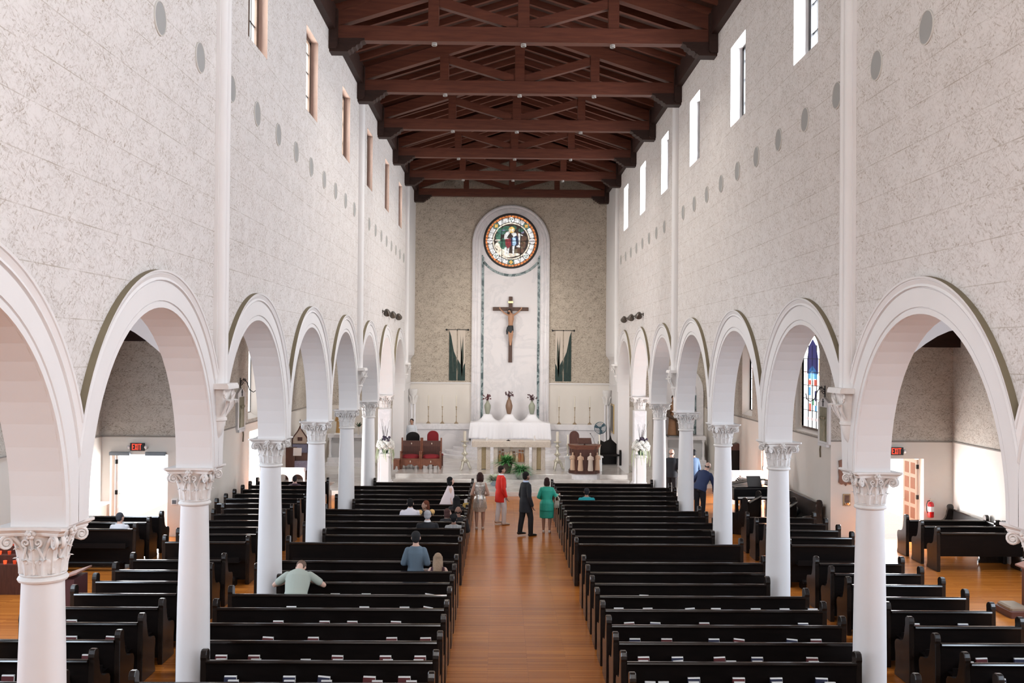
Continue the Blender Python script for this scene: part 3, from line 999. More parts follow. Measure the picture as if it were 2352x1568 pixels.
# pew along the lectern-side aisle wall and angled choir pews near the piano
t = pew(0, 3.4, 0, 'dark pew standing lengthwise against the aisle wall beyond the square icon', 'pews along walls', pi / 2, 'open'); t.location = (8.50, 27.85, 0)
t = pew(0, 1.6, 0, 'short angled dark choir pew between the columns and the piano', 'choir pews', radians(62), 'open'); t.location = (7.2, 27.0, 0)
t = pew(0, 1.6, 0, 'short angled dark choir pew beside the wall pew, nearer the porch', 'choir pews', radians(62), 'open'); t.location = (6.5, 28.2, 0)
# slatted pew along the outer porch wall
t = pew(0, 2.6, 0, 'brown slat-backed pew along the bright porch wall by the extinguisher', 'pews along walls', pi / 2, 'open'); t.location = (11.9, 24.6, 0)
sl = MB()
for q in range(26): sl.box(.1 + q * .095, .14 + q * .095, -.105, -.085, .5, .93)
sl.build('slats', simple('brown_slats', (.10, .055, .03), .5), t)

# ------------------------------------------------------------------ hymnals and booklets standing in the racks
M['book_red'] = simple('dark_red_cover', (.105, .018, .020), .5)
M['book_blue'] = simple('navy_cover', (.020, .022, .055), .5)
M['page'] = simple('white_page_edges', (.90, .89, .87), .8)
M['booklet'] = simple('booklet_cover', (.09, .02, .02), .5)
def book_mesh(w, h, t, cov):
    c = MB(); c.box(-w / 2, w / 2, -t / 2, -t / 2 + .003, -h, -.018); c.box(-w / 2, w / 2, t / 2 - .003, t / 2, -h, -.018); c.box(-w / 2, -w / 2 + .004, -t / 2, t / 2, -h, -.018)
    p = MB(); p.box(-w / 2 + .004, w / 2 + .003, -t / 2 + .003, t / 2 - .003, -h + .004, .0)
    return c.mesh('cover', cov), p.mesh('page_block', M['page'])
BKM = {('H', 0): book_mesh(.165, .215, .036, M['book_red']), ('H', 1): book_mesh(.165, .215, .036, M['book_blue']), ('M', 0): book_mesh(.142, .175, .040, M['booklet']), ('M', 1): book_mesh(.142, .175, .040, M['book_blue'])}
BOOKS = [(-4.06, 4, 0.712, 'H', 0), (-4.46, 3, 0.703, 'M', 0), (-4.01, 3, 0.729, 'H', -3), (-3.97, 3, 0.7, 'M', 0), (-3.32, 3, 0.721, 'H', 0), (-3.29, 3, 0.702, 'M', 0), (-4.47, 2, 0.722, 'H', 0), (-4.46, 2, 0.699, 'M', 0), (-4.0, 2, 0.722, 'H', 0), (-3.96, 2, 0.697, 'M', 0), (-3.25, 2, 0.699, 'M', 0), (-4.09, 1, 0.725, 'H', 0), (-4.04, 1, 0.701, 'M', 0), (-3.3, 1, 0.725, 'H', 0), (-3.29, 1, 0.704, 'M', 0), (-3.31, 4, 0.715, 'H', 0), (-2.86, 4, 0.722, 'H', 0), (-2.15, 4, 0.713, 'H', -2), (-2.8, 3, 0.696, 'M', 0), (-2.12, 3, 0.72, 'H', 1), (-2.09, 3, 0.704, 'M', 0), (-1.6, 3, 0.72, 'H', 1), (-2.8, 2, 0.725, 'H', -1), (-2.79, 2, 0.7, 'M', 0), (-2.11, 2, 0.724, 'H', 0), (-2.07, 2, 0.702, 'M', 0), (-1.61, 2, 0.723, 'H', 0), (-1.63, 2, 0.703, 'M', 0), (-2.83, 1, 0.756, 'H', -5), (-2.79, 1, 0.702, 'M', 0), (-2.22, 1, 0.721, 'H', -2), (-2.11, 1, 0.705, 'M', 0), (-1.75, 1, 0.726, 'H', 0), (-1.65, 1, 0.708, 'M', 0), (1.65, 4, 0.721, 'H', 3), (2.08, 4, 0.714, 'H', -2), (2.88, 4, 0.734, 'H', 0), (1.62, 3, 0.722, 'H', 0), (2.11, 3, 0.719, 'H', 0), (2.84, 3, 0.723, 'H', 0), (1.62, 2, 0.735, 'H', 1), (1.61, 2, 0.715, 'M', 0), (2.11, 2, 0.734, 'H', 1), (2.11, 2, 0.722, 'M', 5), (2.72, 2, 0.712, 'H', 3), (2.88, 2, 0.714, 'M', 0), (1.57, 1, 0.72, 'M', -1), (1.75, 1, 0.708, 'M', 1), (2.17, 1, 0.738, 'H', 1), (2.16, 1, 0.717, 'M', 0), (4.5, 4, 0.726, 'H', 0), (3.23, 3, 0.756, 'H', -6), (3.22, 3, 0.722, 'M', -5), (4.05, 3, 0.734, 'H', -6), (4.42, 3, 0.731, 'H', 0), (3.27, 2, 0.735, 'H', 0), (3.26, 2, 0.712, 'M', 0), (4.07, 2, 0.738, 'H', -1), (4.08, 2, 0.715, 'M', 0), (2.78, 1, 0.741, 'H', 0), (2.78, 1, 0.722, 'M', 0), (3.29, 1, 0.743, 'H', 1), (3.29, 1, 0.72, 'M', 1), (3.91, 1, 0.738, 'H', -2), (4.01, 1, 0.722, 'M', 0), (6.33, 4, 0.74, 'H', 0), (7.13, 4, 0.742, 'H', 0), (6.33, 2, 0.73, 'M', 0), (6.54, 2, 0.728, 'H', 2), (7.1, 2, 0.752, 'H', 0), (6.34, 1, 0.759, 'H', 0), (6.33, 1, 0.74, 'M', 0), (-7.4, 4, 0.714, 'H', 0), (-7.01, 3, 0.699, 'H', 0), (-6.4, 3, 0.71, 'H', -3), (-6.38, 2, 0.693, 'H', 0), (-7.07, 1, 0.701, 'H', 0), (-6.35, 1, 0.711, 'H', 0), (1.49, 8, 0.777, 'H', 0), (1.66, 8, 0.759, 'M', 0), (2.08, 8, 0.781, 'H', 0), (2.12, 8, 0.761, 'M', 0), (2.84, 8, 0.787, 'H', 0), (2.84, 8, 0.765, 'M', 0), (3.24, 8, 0.786, 'H', 0), (3.24, 8, 0.766, 'M', 0), (4.02, 8, 0.792, 'H', 0), (4.03, 8, 0.771, 'M', 0), (4.44, 8, 0.794, 'H', 0), (4.42, 8, 0.772, 'M', 0), (2.16, 6, 0.772, 'H', -3), (1.59, 5, 0.719, 'H', 0), (2.09, 5, 0.723, 'H', 1), (2.82, 5, 0.729, 'H', 4), (3.27, 5, 0.725, 'H', 0), (3.96, 5, 0.726, 'H', 0), (4.46, 5, 0.729, 'H', 0), (4.95, 5, 0.723, 'H', 0), (-4.61, 8, 0.781, 'H', 0), (-3.98, 8, 0.778, 'H', 0), (-3.97, 8, 0.754, 'M', 0), (-3.33, 8, 0.778, 'H', 0), (-3.31, 8, 0.754, 'M', 0), (-2.94, 8, 0.753, 'M', 0), (-2.69, 8, 0.753, 'H', 1), (-1.45, 8, 0.756, 'M', 0), (-3.44, 6, 0.713, 'H', 0), (-2.88, 6, 0.712, 'H', 0), (-1.73, 6, 0.726, 'H', -9), (-4.04, 5, 0.709, 'H', 0), (-2.79, 5, 0.708, 'H', 0), (-2.1, 5, 0.708, 'H', 0), (-1.69, 5, 0.716, 'H', -10)]
_cnt = {}
def book_label(x, i, kind, rank, front, blue):
    row = ORD[21 - i]
    if x < -5.5: where = 'carved-seats side aisle'
    elif x < 0: where = 'carved-seats block'
    elif x < 5.4: where = 'lectern block'
    else: where = 'lectern side aisle'
    kindw = ('white-edged booklet' if kind == 'M' else ('navy hymnal' if blue else 'red hymnal'))
    return '%s, %s from its aisle end, rack behind %s pew from altar, %s' % (kindw, ORD[rank], row, where)
_bl = {}
for b in BOOKS:
    blk = 0 if b[0] < -5.5 else 1 if b[0] < 0 else 2 if b[0] < 5.4 else 3
    _bl.setdefault((b[1], blk, b[3]), []).append(b)
for (i, blk, kind), lst in _bl.items():
    lst.sort(key=lambda b: -b[0] if blk < 2 else b[0])
    for r, (x, i_, z, k_, tilt) in enumerate(lst, 1):
        y = (ROWS_B)[i] - (.115 if kind == 'H' else .165)
        blue = 1 if (blk >= 2 and (i + r) % 2 == 0) or (i == 1 and r > 2) else 0
        h = .215 if kind == 'H' else .175
        t = thing('hymnal' if kind == 'H' else 'booklet', book_label(x, i, kind, r, 0, blue), 'book', (x, y, .52 + h), 0, 'books in the pew racks')
        t.rotation_euler = (radians(-7), radians(-tilt if abs(tilt) > 0 else 0), 0)
        c, p = BKM[(kind, blue)]
        put('cover', c, t); put('page_block', p, t)
# ------------------------------------------------------------------ chancel: niche, rose window, crucifix
def path_ring(mb, pts_fn, prof):
    """sweep profile (offset, protrusion) along paths given by pts_fn(offset)->list of (x,z); wall plane y=YB"""
    rows = [[(x, YB - .05 - p, z) for x, z in pts_fn(o)] for o, p in prof]
    m = len(rows[0])
    for a, b in zip(rows, rows[1:]):
        mb.add(a + b, [(j, j + 1, m + j + 1, m + j) for j in range(m - 1)])
NZ = 10.16
def niche_path(h):
    return [(-h, .48)] + [(-h * cos(pi * i / 36), NZ + h * sin(pi * i / 36)) for i in range(37)] + [(h, .48)]
mb = MB()
path_ring(mb, niche_path, [(1.80, -.05), (1.80, .06), (1.77, .09), (1.72, .10), (1.69, .05), (1.66, .05), (1.64, .08), (1.58, .09), (1.55, .04), (1.53, .04), (1.51, .07), (1.40, .07), (1.38, .02), (1.36, .02)])
struct('trim_30', mb, M['marble_white'], smooth=30)
mb = MB()
pts = niche_path(1.36)
mb.add([(x, YB - .065, z) for x, z in pts], [tuple(range(len(pts)))])
struct('trim_31', mb, M['marble'])
for i, s in enumerate((-1, 1)):
    mb = MB(); mb.box(min(s * 1.24, s * 1.355), max(s * 1.24, s * 1.355), YB - .085, YB - .06, .48, 9.62)
    struct('trim_%d' % (32 + i), mb, M['marble_green'])
RZ = 10.28
def ring(mb, r0, r1, y0, y1, a0=0.0, a1=2 * pi, n=64, cz=RZ):
    full = abs(a1 - a0 - 2 * pi) < 1e-6
    P = []
    for i in range(n + (0 if full else 1)):
        t = a0 + (a1 - a0) * i / n
        P.append((cos(t), sin(t)))
    vs = [(r * c, y, cz + r * s) for (r, y) in ((r0, y0), (r1, y0), (r1, y1), (r0, y1)) for c, s in P]
    m = len(P); fs = []
    for q in range(4):
        for j in range(m if full else m - 1):
            k = (j + 1) % m
            fs.append((q * m + j, q * m + k, ((q + 1) % 4) * m + k, ((q + 1) % 4) * m + j))
    if not full: fs += [(0, m, 2 * m, 3 * m), (m - 1, 4 * m - 1, 3 * m - 1, 2 * m - 1)]
    mb.add(vs, fs)
mb = MB(); a = math.asin(.865)
ring(mb, 1.53, 1.645, YB - .085, YB - .06, pi + .66, 2 * pi - .66, 40)
struct('trim_34', mb, M['marble_green'])
mb = MB()
for r0, r1, p in ((1.275, 1.33, .15), (1.33, 1.38, .11), (1.38, 1.42, .125), (1.42, 1.46, .10)): ring(mb, r0, r1, YB - p, YB - .05)
struct('trim_35', mb, M['marble_white'])

def stained(name, col, strength, scale=11.0, lead=.022):
    """lit coloured glass cut in small leaded pieces of slightly different tint"""
    m, nt, b = newmat(name)
    tc = N(nt, 'ShaderNodeTexCoord')
    v = N(nt, 'ShaderNodeTexVoronoi', Scale=scale); nt.links.new(tc.outputs['Object'], v.inputs['Vector'])
    e = N(nt, 'ShaderNodeTexVoronoi', Scale=scale); e.feature = 'DISTANCE_TO_EDGE'; nt.links.new(tc.outputs['Object'], e.inputs['Vector'])
    sp = N(nt, 'ShaderNodeSeparateColor'); nt.links.new(v.outputs['Color'], sp.inputs[0])
    c = mix(nt, sp.outputs[0], tuple(x * .55 for x in col), tuple(min(1, x * 1.15 + .03) for x in col))
    c = mix(nt, mth(nt, 'LESS_THAN', e.outputs['Distance'], lead), c, (.01, .01, .01))
    nt.links.new(c, b.inputs['Emission Color']); b.inputs['Emission Strength'].default_value = strength
    b.inputs['Base Color'].default_value = (*[x * .3 for x in col], 1); b.inputs['Roughness'].default_value = .3
    return m
GL = {n: stained('glass_' + n, c, s) for n, c, s in (
    ('orange', (.85, .26, .06), .9), ('white', (.86, .85, .84), 1.0), ('pink', (.9, .72, .72), 1.0), ('cream', (.95, .80, .66), 1.0), ('dark', (.055, .030, .022), .6), ('green', (.06, .20, .13), .7),
    ('teal', (.16, .42, .36), .8), ('red', (.36, .035, .05), .8), ('blue', (.45, .66, .92), 1.0), ('navy', (.02, .035, .11), .7), ('gold', (.95, .55, .14), 1.0), ('lilac', (.34, .32, .55), .8), ('olive', (.22, .17, .10), .7), ('brown', (.17, .08, .045), .7))}
yg = YB - .10
rose = MB(); ring(rose, 1.20, 1.285, YB - .16, YB - .06)
for x in (-.43, .43):
    h = sqrt(1.21 - x * x); rose.box(x - .012, x + .012, yg - .035, yg - .02, RZ - h, RZ + h)
rose.box(-1.19, 1.19, yg - .035, yg - .02, RZ - .012, RZ + .012)
rose = struct('window_40', rose, M['frame_black'])
def disc(mb, cx, cz, r, y, n=20, sz=1.0):
    mb.prism([(cx + r * cos(2 * pi * i / n), cz + r * sz * sin(2 * pi * i / n)) for i in range(n)], 'y', y, y + .006)
def glass(nm, mat, fn):
    m_ = MB(); fn(m_); return m_.build(nm, GL[mat], rose)
glass('glass_field', 'dark', lambda m_: disc(m_, 0, RZ, 1.2, yg + .004, 64))
def g1(m_):
    for k in range(48):
        a0 = 2 * pi * k / 48; ring(m_, 1.10, 1.185, yg - .004, yg + .002, a0 + .012, a0 + 2 * pi / 48 - .012, 3)
glass('outer_border', 'orange', g1)
def g2(m_):
    for k in range(8):
        for s_ in range(2):
            a0 = pi / 2 + k * pi / 4 + .155 + s_ * .245
            ring(m_, .885, 1.075, yg - .004, yg + .002, a0, a0 + .228, 5)
glass('white_panels', 'white', g2)
glass('inner_border', 'cream', lambda m_: ring(m_, .80, .855, yg - .004, yg + .002))
for k in range(8):
    a0 = pi / 2 + k * pi / 4; cx, cz = .98 * cos(a0), RZ + .98 * sin(a0)
    def g3(m_): disc(m_, cx, cz, .135, yg - .008)
    glass('medallion', 'teal' if k in (1, 4, 7) else 'white', g3)
    if k in (1, 4, 7):
        glass('medallion_ground', 'dark', lambda m_: disc(m_, cx, cz, .11, yg - .012))
        def g4(m_):
            for q in range(4):
                b = q * pi / 2 + pi / 4 * (k != 4); disc(m_, cx + .05 * cos(b), cz + .05 * sin(b), .042, yg - .016, 10)
        glass('medallion_cross', 'gold', g4)
    else:
        def g5(m_):
            for q in range(3):
                b = q * 2 * pi / 3 + .5; disc(m_, cx + .055 * cos(b), cz + .055 * sin(b), .03, yg - .012, 8)
        glass('medallion_leaves', 'pink' if k in (2, 6) else 'green', g5)
def blobs(lst):
    def f(m_):
        for x, z, r, s_ in lst: disc(m_, x, RZ + z, r, yg - .004 - .00005 * len(m_.v), 14, s_)
    return f
glass('scene_trees', 'green', blobs([(-.45, .45, .2, .8), (-.2, .58, .2, .6), (.12, .62, .13, .8), (-.6, .2, .12, 1.6), (.45, .5, .12, .8), (-.38, -.12, .16, 1.6)]))
glass('scene_path', 'cream', blobs([(-.55, -.22, .2, .9), (-.42, -.48, .24, .7), (-.1, -.66, .3, .32), (.25, -.62, .16, .4), (-.6, .02, .16, .3)]))
glass('scene_water', 'lilac', blobs([(-.5, .38, .13, .4), (-.36, .5, .1, .3), (.52, .42, .07, .9)]))
glass('scene_bush', 'teal', blobs([(-.42, -.1, .12, 1.2), (-.32, -.28, .1, 1.2), (-.55, -.04, .07, .7)]))
glass('scene_rocks', 'brown', blobs([(.5, -.15, .18, 1.2), (.42, -.42, .17, .8), (.6, .1, .12, 1.2), (.3, .3, .09, 1.2)]))
glass('scene_soil', 'olive', blobs([(.55, -.05, .06, 1.3), (.2, -.45, .11, .8), (.5, -.3, .05, 1)]))
def gfig(m_):
    P = lambda pts: m_.prism([(x, RZ + z) for x, z in pts], 'y', yg - .022, yg - .014)
    P([(-.33, .1), (-.31, .3), (-.22, .42), (-.1, .45), (-.06, .36), (-.14, .26), (-.2, .14), (-.08, .1), (.04, .12), (.04, .06), (-.2, .02)])
    P([(.0, .34), (.1, .40), (.22, .38), (.27, .24), (.2, .12), (.05, .12), (.1, .22)])
    P([(.32, .34), (.36, .36), (.55, .27), (.53, .24), (.42, .27), (.41, -.3), (.37, -.3)])
    for x0 in (-.3, -.18): P([(x0, -.3), (x0 + .1, -.3), (x0 + .07, -.66), (x0 + .0, -.66)])
    P([(.06, -.2), (.16, -.2), (.13, -.66), (.07, -.66)])
    disc(m_, .33, RZ - .24, .09, yg - .022, 12, .7)
glass('pale_figures', 'white', gfig)
glass('halo', 'gold', lambda m_: disc(m_, .02, RZ + .52, .145, yg - .018))
glass('faces', 'cream', lambda m_: (disc(m_, -.06, RZ + .50, .06, yg - .028, 14, 1.25), disc(m_, .08, RZ + .50, .06, yg - .028, 14, 1.25)))
glass('red_robe', 'red', lambda m_: m_.prism([(-.28, RZ + .08), (-.02, RZ + .12), (.0, RZ - .2), (-.14, RZ - .36), (-.26, RZ - .2)], 'y', yg - .026, yg - .018))
glass('dark_robe', 'navy', lambda m_: m_.prism([(-.02, RZ + .12), (.26, RZ + .26), (.34, RZ + .1), (.3, RZ - .22), (.2, RZ - .2), (.02, RZ - .24)], 'y', yg - .026, yg - .018))
glass('blue_robe', 'blue', lambda m_: m_.prism([(.06, RZ + .16), (.2, RZ + .16), (.24, RZ - .12), (.16, RZ - .24), (.06, RZ - .18)], 'y', yg - .030, yg - .022))

t = thing('crucifix', 'large brown wooden crucifix hanging on the white marble panel', 'crucifix', (0, YB - .14, 0))
M['cross'] = wood('cross_wood', (.065, .03, .02), (.10, .05, .033), .5, (6, 6, 2))
mb = MB(); mb.bbox(-.085, .085, -.05, .05, 4.66, 7.70, .012); mb.build('upright', M['cross'], t)
mb = MB(); mb.bbox(-.825, .825, -.052, .048, 7.04, 7.21, .012); mb.build('crossbar', M['cross'], t)
mb = MB(); mb.prism([(-.10, 7.40), (.10, 7.40), (.12, 7.44), (.10, 7.49), (-.10, 7.49), (-.12, 7.44)], 'y', -.09, -.05); mb.build('title_plaque', M['gold'], t)

# ------------------------------------------------------------------ a body grown from tapered limbs into one continuous skin
def remesh(mb, name, mat, parent, vox=.010, smooth_it=4, smooth=True):
    me = mb.mesh(name + '_raw', mat)
    o = bpy.data.objects.new(name + '_raw', me); COL.objects.link(o)
    r = o.modifiers.new('r', 'REMESH'); r.mode = 'VOXEL'; r.voxel_size = vox
    if smooth_it:
        s_ = o.modifiers.new('s', 'SMOOTH'); s_.factor = .5; s_.iterations = smooth_it
    dg = bpy.context.evaluated_depsgraph_get()
    dg.update()
    ev = bpy.data.meshes.new_from_object(o.evaluated_get(dg))
    bpy.data.objects.remove(o); bpy.data.meshes.remove(me)
    ev.name = name
    ev.materials.clear(); ev.materials.append(mat)
    ev.polygons.foreach_set('use_smooth', [True] * len(ev.polygons))
    q = bpy.data.objects.new(name, ev); COL.objects.link(q)
    if parent: q.parent = parent
    return q
def capsule(mb, pts, rad, n=12):
    mb.tube(pts, rad, n)
    for p, r in ((pts[0], rad[0]), (pts[-1], rad[-1])):
        rr = r if not isinstance(r, tuple) else min(r)
        mb.ball(p, rr * .999, n, 8)

SKIN = {'fair': simple('skin_fair', (.66, .42, .33), .55), 'tan': simple('skin_tan', (.42, .235, .165), .55), 'brown': simple('skin_brown', (.25, .125, .085), .55)}
# carved corpus
b = MB(); y_ = -.15
capsule(b, [(0, y_, 6.42), (.01, y_ - .03, 6.62), (.02, y_ - .01, 6.82)], [.10, .115, .12])
b.loft([(0, y_, 6.22, .115, .08), (.0, y_, 6.34, .105, .075), (.01, y_ - .01, 6.5, .11, .08), (.02, y_ - .02, 6.68, .14, .09), (.02, y_ - .01, 6.85, .13, .08)])
for s in (-1, 1):
    capsule(b, [(s * .12 + .02, y_, 6.84), (s * .30, y_ + .03, 6.95), (s * .48, y_ + .06, 7.12)], [.045, .036, .026])
    b.ball((s * .50, y_ + .06, 7.15), (.03, .02, .05))
    for q in range(4): b.tube([(s * .50 + (q - 1.5) * .016, y_ + .06, 7.17), (s * .505 + (q - 1.5) * .02, y_ + .045, 7.215)], [.009, .007], 6)
    b.tube([(s * .49, y_ + .05, 7.15), (s * .455, y_ + .04, 7.175)], [.010, .008], 6)
    capsule(b, [(s * .06, y_, 6.22), (s * .055 + .01, y_ - .10, 5.92), (s * .025, y_ - .02, 5.56)], [.075, .055, .034])
    capsule(b, [(s * .025, y_ - .02, 5.56), (s * .02, y_ - .06, 5.46)], [.03, .026])
capsule(b, [(.0, y_ - .02, 6.86), (-.03, y_ - .05, 6.96)], [.05, .048])
b.ball((-.06, y_ - .07, 7.02), (.068, .08, .09)); b.ball((-.09, y_ - .145, 7.0), .018)
corpus = remesh(b, 'figure', simple('painted_flesh', (.46, .25, .15), .5), t, .012, 2)
b = MB(); b.ball((-.055, y_ - .05, 7.05), (.085, .09, .085)); b.tube([(-.12, y_ - .05, 7.0), (-.13, y_ - .05, 6.88)], [.04, .02]); b.tube([(.01, y_ - .03, 7.02), (.02, y_ - .03, 6.9)], [.035, .015]); b.ball((-.075, y_ - .12, 6.945), (.04, .035, .05))
remesh(b, 'hair', simple('painted_hair', (.018, .012, .010), .6), t, .012, 2)
b = MB(); b.loft([(.0, y_ - .02, 6.02, .14, .11), (0, y_ - .01, 6.16, .145, .105), (0, y_, 6.30, .135, .095), (0, y_, 6.36, .125, .09)]); b.tube([(-.12, y_ - .05, 6.3), (-.16, y_ - .06, 6.1), (-.16, y_ - .05, 5.95)], [.04, .05, .03])
remesh(b, 'loincloth', simple('painted_cloth', (.022, .026, .030), .6), t, .012, 2)

# banners with painted reeds
M['banner_green'] = simple('banner_dark_green', (.022, .045, .040), .8, noise=.5, scale=9)
M['banner_leaf'] = simple('banner_leaf', (.06, .075, .06), .8, noise=.3, scale=9)
M['banner_cream'] = simple('banner_cream_cloth', (.62, .54, .46), .85)
for s, lab in ((-1, 'cream banner painted with dark green reeds, on the carved-seats side of the crucifix'), (1, 'cream banner painted with dark green reeds, on the lectern side of the crucifix')):
    t = thing('banner', lab, 'banner', (s * 2.46, YB - .02, 0), 0, 'banners beside the marble niche')
    rod = MB(); rod.tube([(-.50, 0, 6.15), (.50, 0, 6.15)], .018, 8)
    for q in (-.5, .5): rod.ball((q, 0, 6.15), .045)
    rod.ball((0, 0, 6.15), .03); rod.build('rod', M['frame_black'], t, 40)
    L = [(0, 6.12), (.09, 5.85), (.15, 5.5), (.22, 5.15), (.345, 4.85), (.395, 4.8), (.55, 4.5), (.61, 4.25), (.67, 4.5), (.74, 4.62)]
    def hz(u):
        for (u1, z1), (u2, z2) in zip(L, L[1:]):
            if u1 <= u <= u2: return z1 + (z2 - z1) * (u - u1) / (u2 - u1)
    for a, b_ in ((0, .345), (.395, .74)):
        xs_ = sorted((s * (.37 - a), s * (.37 - b_)))
        c = MB(); c.box(xs_[0], xs_[1], -.012, .004, 3.80, 6.15); cl = c.build('cloth_panel', M['banner_cream'], t)
        us = sorted({a, b_} | {u for u, z in L if a < u < b_})
        g = MB(); g.prism([(s * (.37 - u), hz(u)) for u in us] + [(s * (.37 - u), 3.80) for u in reversed(us)], 'y', -.016, -.0115)
        g.build('painted_reeds', M['banner_green'], cl)
    lf = MB()
    for u0, z0, u1, z1, w in ((.60, 4.0, .55, 5.35, .05), (.58, 4.0, .64, 5.85, .06), (.6, 4.4, .52, 5.9, .025), (.45, 4.1, .28, 5.0, .04), (.2, 4.2, .12, 5.5, .03)):
        um, zm = u0 + (u1 - u0) * .5, z0 + (z1 - z0) * .45
        lf.prism([(s * (.37 - u), z) for u, z in ((u0 - .02, z0), (um - w, zm), (u1, z1), (um + w, zm), (u0 + .02, z0))], 'y', -.020, -.0165)
    lf.build('painted_leaf', M['banner_leaf'], t)

# ------------------------------------------------------------------ high altar, retable, candles
t = thing('retable', 'long white marble shelf along the end wall behind the altar', 'marble shelf', (0, 0, 0))
mb = MB()
for s in (-1, 1):
    mb.bbox(min(s * 1.85, s * 4.40), max(s * 1.85, s * 4.40), 45.45, YB - .02, .45, 1.60, .02)
mb.build('base', M['marble'], t)
for s in (-1, 1):
    mb = MB(); mb.bbox(min(s * 1.78, s * 4.42), max(s * 1.78, s * 4.42), 45.38, YB - .01, 1.60, 1.84, .03); mb.build('shelf_top', M['marble_white'], t)
t = thing('high_altar', 'white marble high altar under the draped white cloth', 'altar', (0, 0, 0))
mb = MB(); mb.bbox(-1.74, 1.74, 44.42, 45.4, .9, 1.94, .02); mb.build('block', M['marble_white'], t)
mb = MB()
for x in (-1.02, -.05, .98): mb.bbox(x - .16, x + .16, 44.7, 45.02, 1.94, 2.31, .01)
mb.build('pedestals', M['marble_white'], t)
def cloth_h(x, y):
    h = 0
    for c in (-1.02, -.05, .98):
        d = max(abs(x - c), abs(y - 44.86) * 1.2)
        h = max(h, .385 if d < .18 else .385 * math.exp(-((d - .18) / .17) ** .9))
    return h
mb = MB(); nx, ny = 90, 14
vs = []
X0, X1 = -1.79, 1.79
for j in range(ny + 9):
    for i in range(nx + 1):
        x = X0 + (X1 - X0) * i / nx
        if j <= ny:
            y = 45.36 - (45.36 - 44.38) * j / ny
            vs.append((x, y, 1.955 + cloth_h(x, y)))
        else:
            q = (j - ny) / 8
            fold = .035 * q * sin(x * 15 + sin(x * 4) * 2) + .02 * q * sin(x * 33)
            vs.append((x * (1 + .04 * q), 44.38 - .02 - .05 * q - fold, 1.955 - .70 * q + .03 * q * sin(x * 3.1)))
W_ = nx + 1
fs = [(j * W_ + i, j * W_ + i + 1, (j + 1) * W_ + i + 1, (j + 1) * W_ + i) for j in range(ny + 8) for i in range(nx)]
mb.add(vs, fs)
o = mb.build('altar_cloth', simple('white_linen', (.84, .83, .86), .8), None, 60)
sol = o.modifiers.new('thickness', 'SOLIDIFY'); sol.thickness = .008
tag(o, 'shiny white cloth draped over the high altar and its three pedestals', 'cloth')

def vase_thing(x, z, lab, h, mat, leafm, gold=False, big=1.0):
    t = thing('flower_vase', lab, 'vase', (x, 44.86, z))
    v = MB(); v.lathe([(.075, 0), (.10, .05), (.145 * big, .28), (.15 * big, .38), (.10, .50 * h), (.055, .56 * h), (.05, .60 * h), (.075, .63 * h), (.06, .63 * h)], n=24); v.build('vase_body', mat, t, 60)
    f = MB(); random.seed(int(x * 100) + 50)
    for k in range(26):
        a = random.random() * 2 * pi; r = random.random() * .22; zz = .63 * h + .04 + random.random() * .24
        f.tube([(0, 0, .60 * h), (r * .4 * cos(a), r * .4 * sin(a), (.6 * h + zz) / 2 + .04), (r * cos(a), r * sin(a), zz)], [.006, .006, .004], 5)
        f.ball((r * cos(a), r * sin(a), zz), (.035, .035, .022), 7, 5, Euler((random.random(), random.random(), 0)).to_matrix())
    f.build('dried_flowers', leafm, t, 60)
M['dried'] = simple('dried_purple_flowers', (.085, .040, .045), .8, noise=.5, scale=30)
vase_thing(-1.02, 2.35, 'grey-green vase of dark red flowers on the carved-seats end of the altar', .95, simple('celadon_glaze', (.30, .31, .24), .35), simple('dried_red_flowers', (.10, .018, .022), .8))
vase_thing(-.05, 2.35, 'tall brown vase of dried flowers in the middle of the high altar', 1.2, simple('brown_glaze', (.22, .13, .085), .3), M['dried'], big=1.06)
vase_thing(.98, 2.35, 'grey-green vase of dried flowers on the lectern end of the altar', .95, M.get('x') or simple('celadon_glaze_b', (.30, .32, .25), .35), M['dried'])

M['candle'] = simple('ivory_candle', (.80, .74, .63), .5)
M['brass_old'] = simple('aged_brass', (.46, .36, .25), .35, .9)
def candlestick(x, lab):
    t = thing('candlestick', lab, 'candlestick', (x, 45.78, 1.84), 0, 'tall candlesticks on the marble shelf')
    b = MB(); b.lathe([(.10, 0), (.10, .02), (.06, .05), (.03, .09), (.018, .12), (.016, .3), (.034, .33), (.016, .36), (.014, .62), (.030, .66), (.014, .70), (.040, .76), (.03, .79)], n=14); b.build('stick', M['brass_old'], t, 50)
    c = MB(); c.lathe([(.024, .78), (.024, 1.28), (.01, 1.29)], n=12); c.build('candle', M['candle'], t, 50)
for i, x in enumerate((-3.74, -3.10, -2.46)): candlestick(x, 'tall brass candlestick on the marble shelf, carved-seats side, %s from the draped altar' % ORD[3 - i])
for i, x in enumerate((2.26, 2.98, 3.67)): candlestick(x, 'tall brass candlestick on the marble shelf, lectern side, %s from the draped altar' % ORD[i + 1])

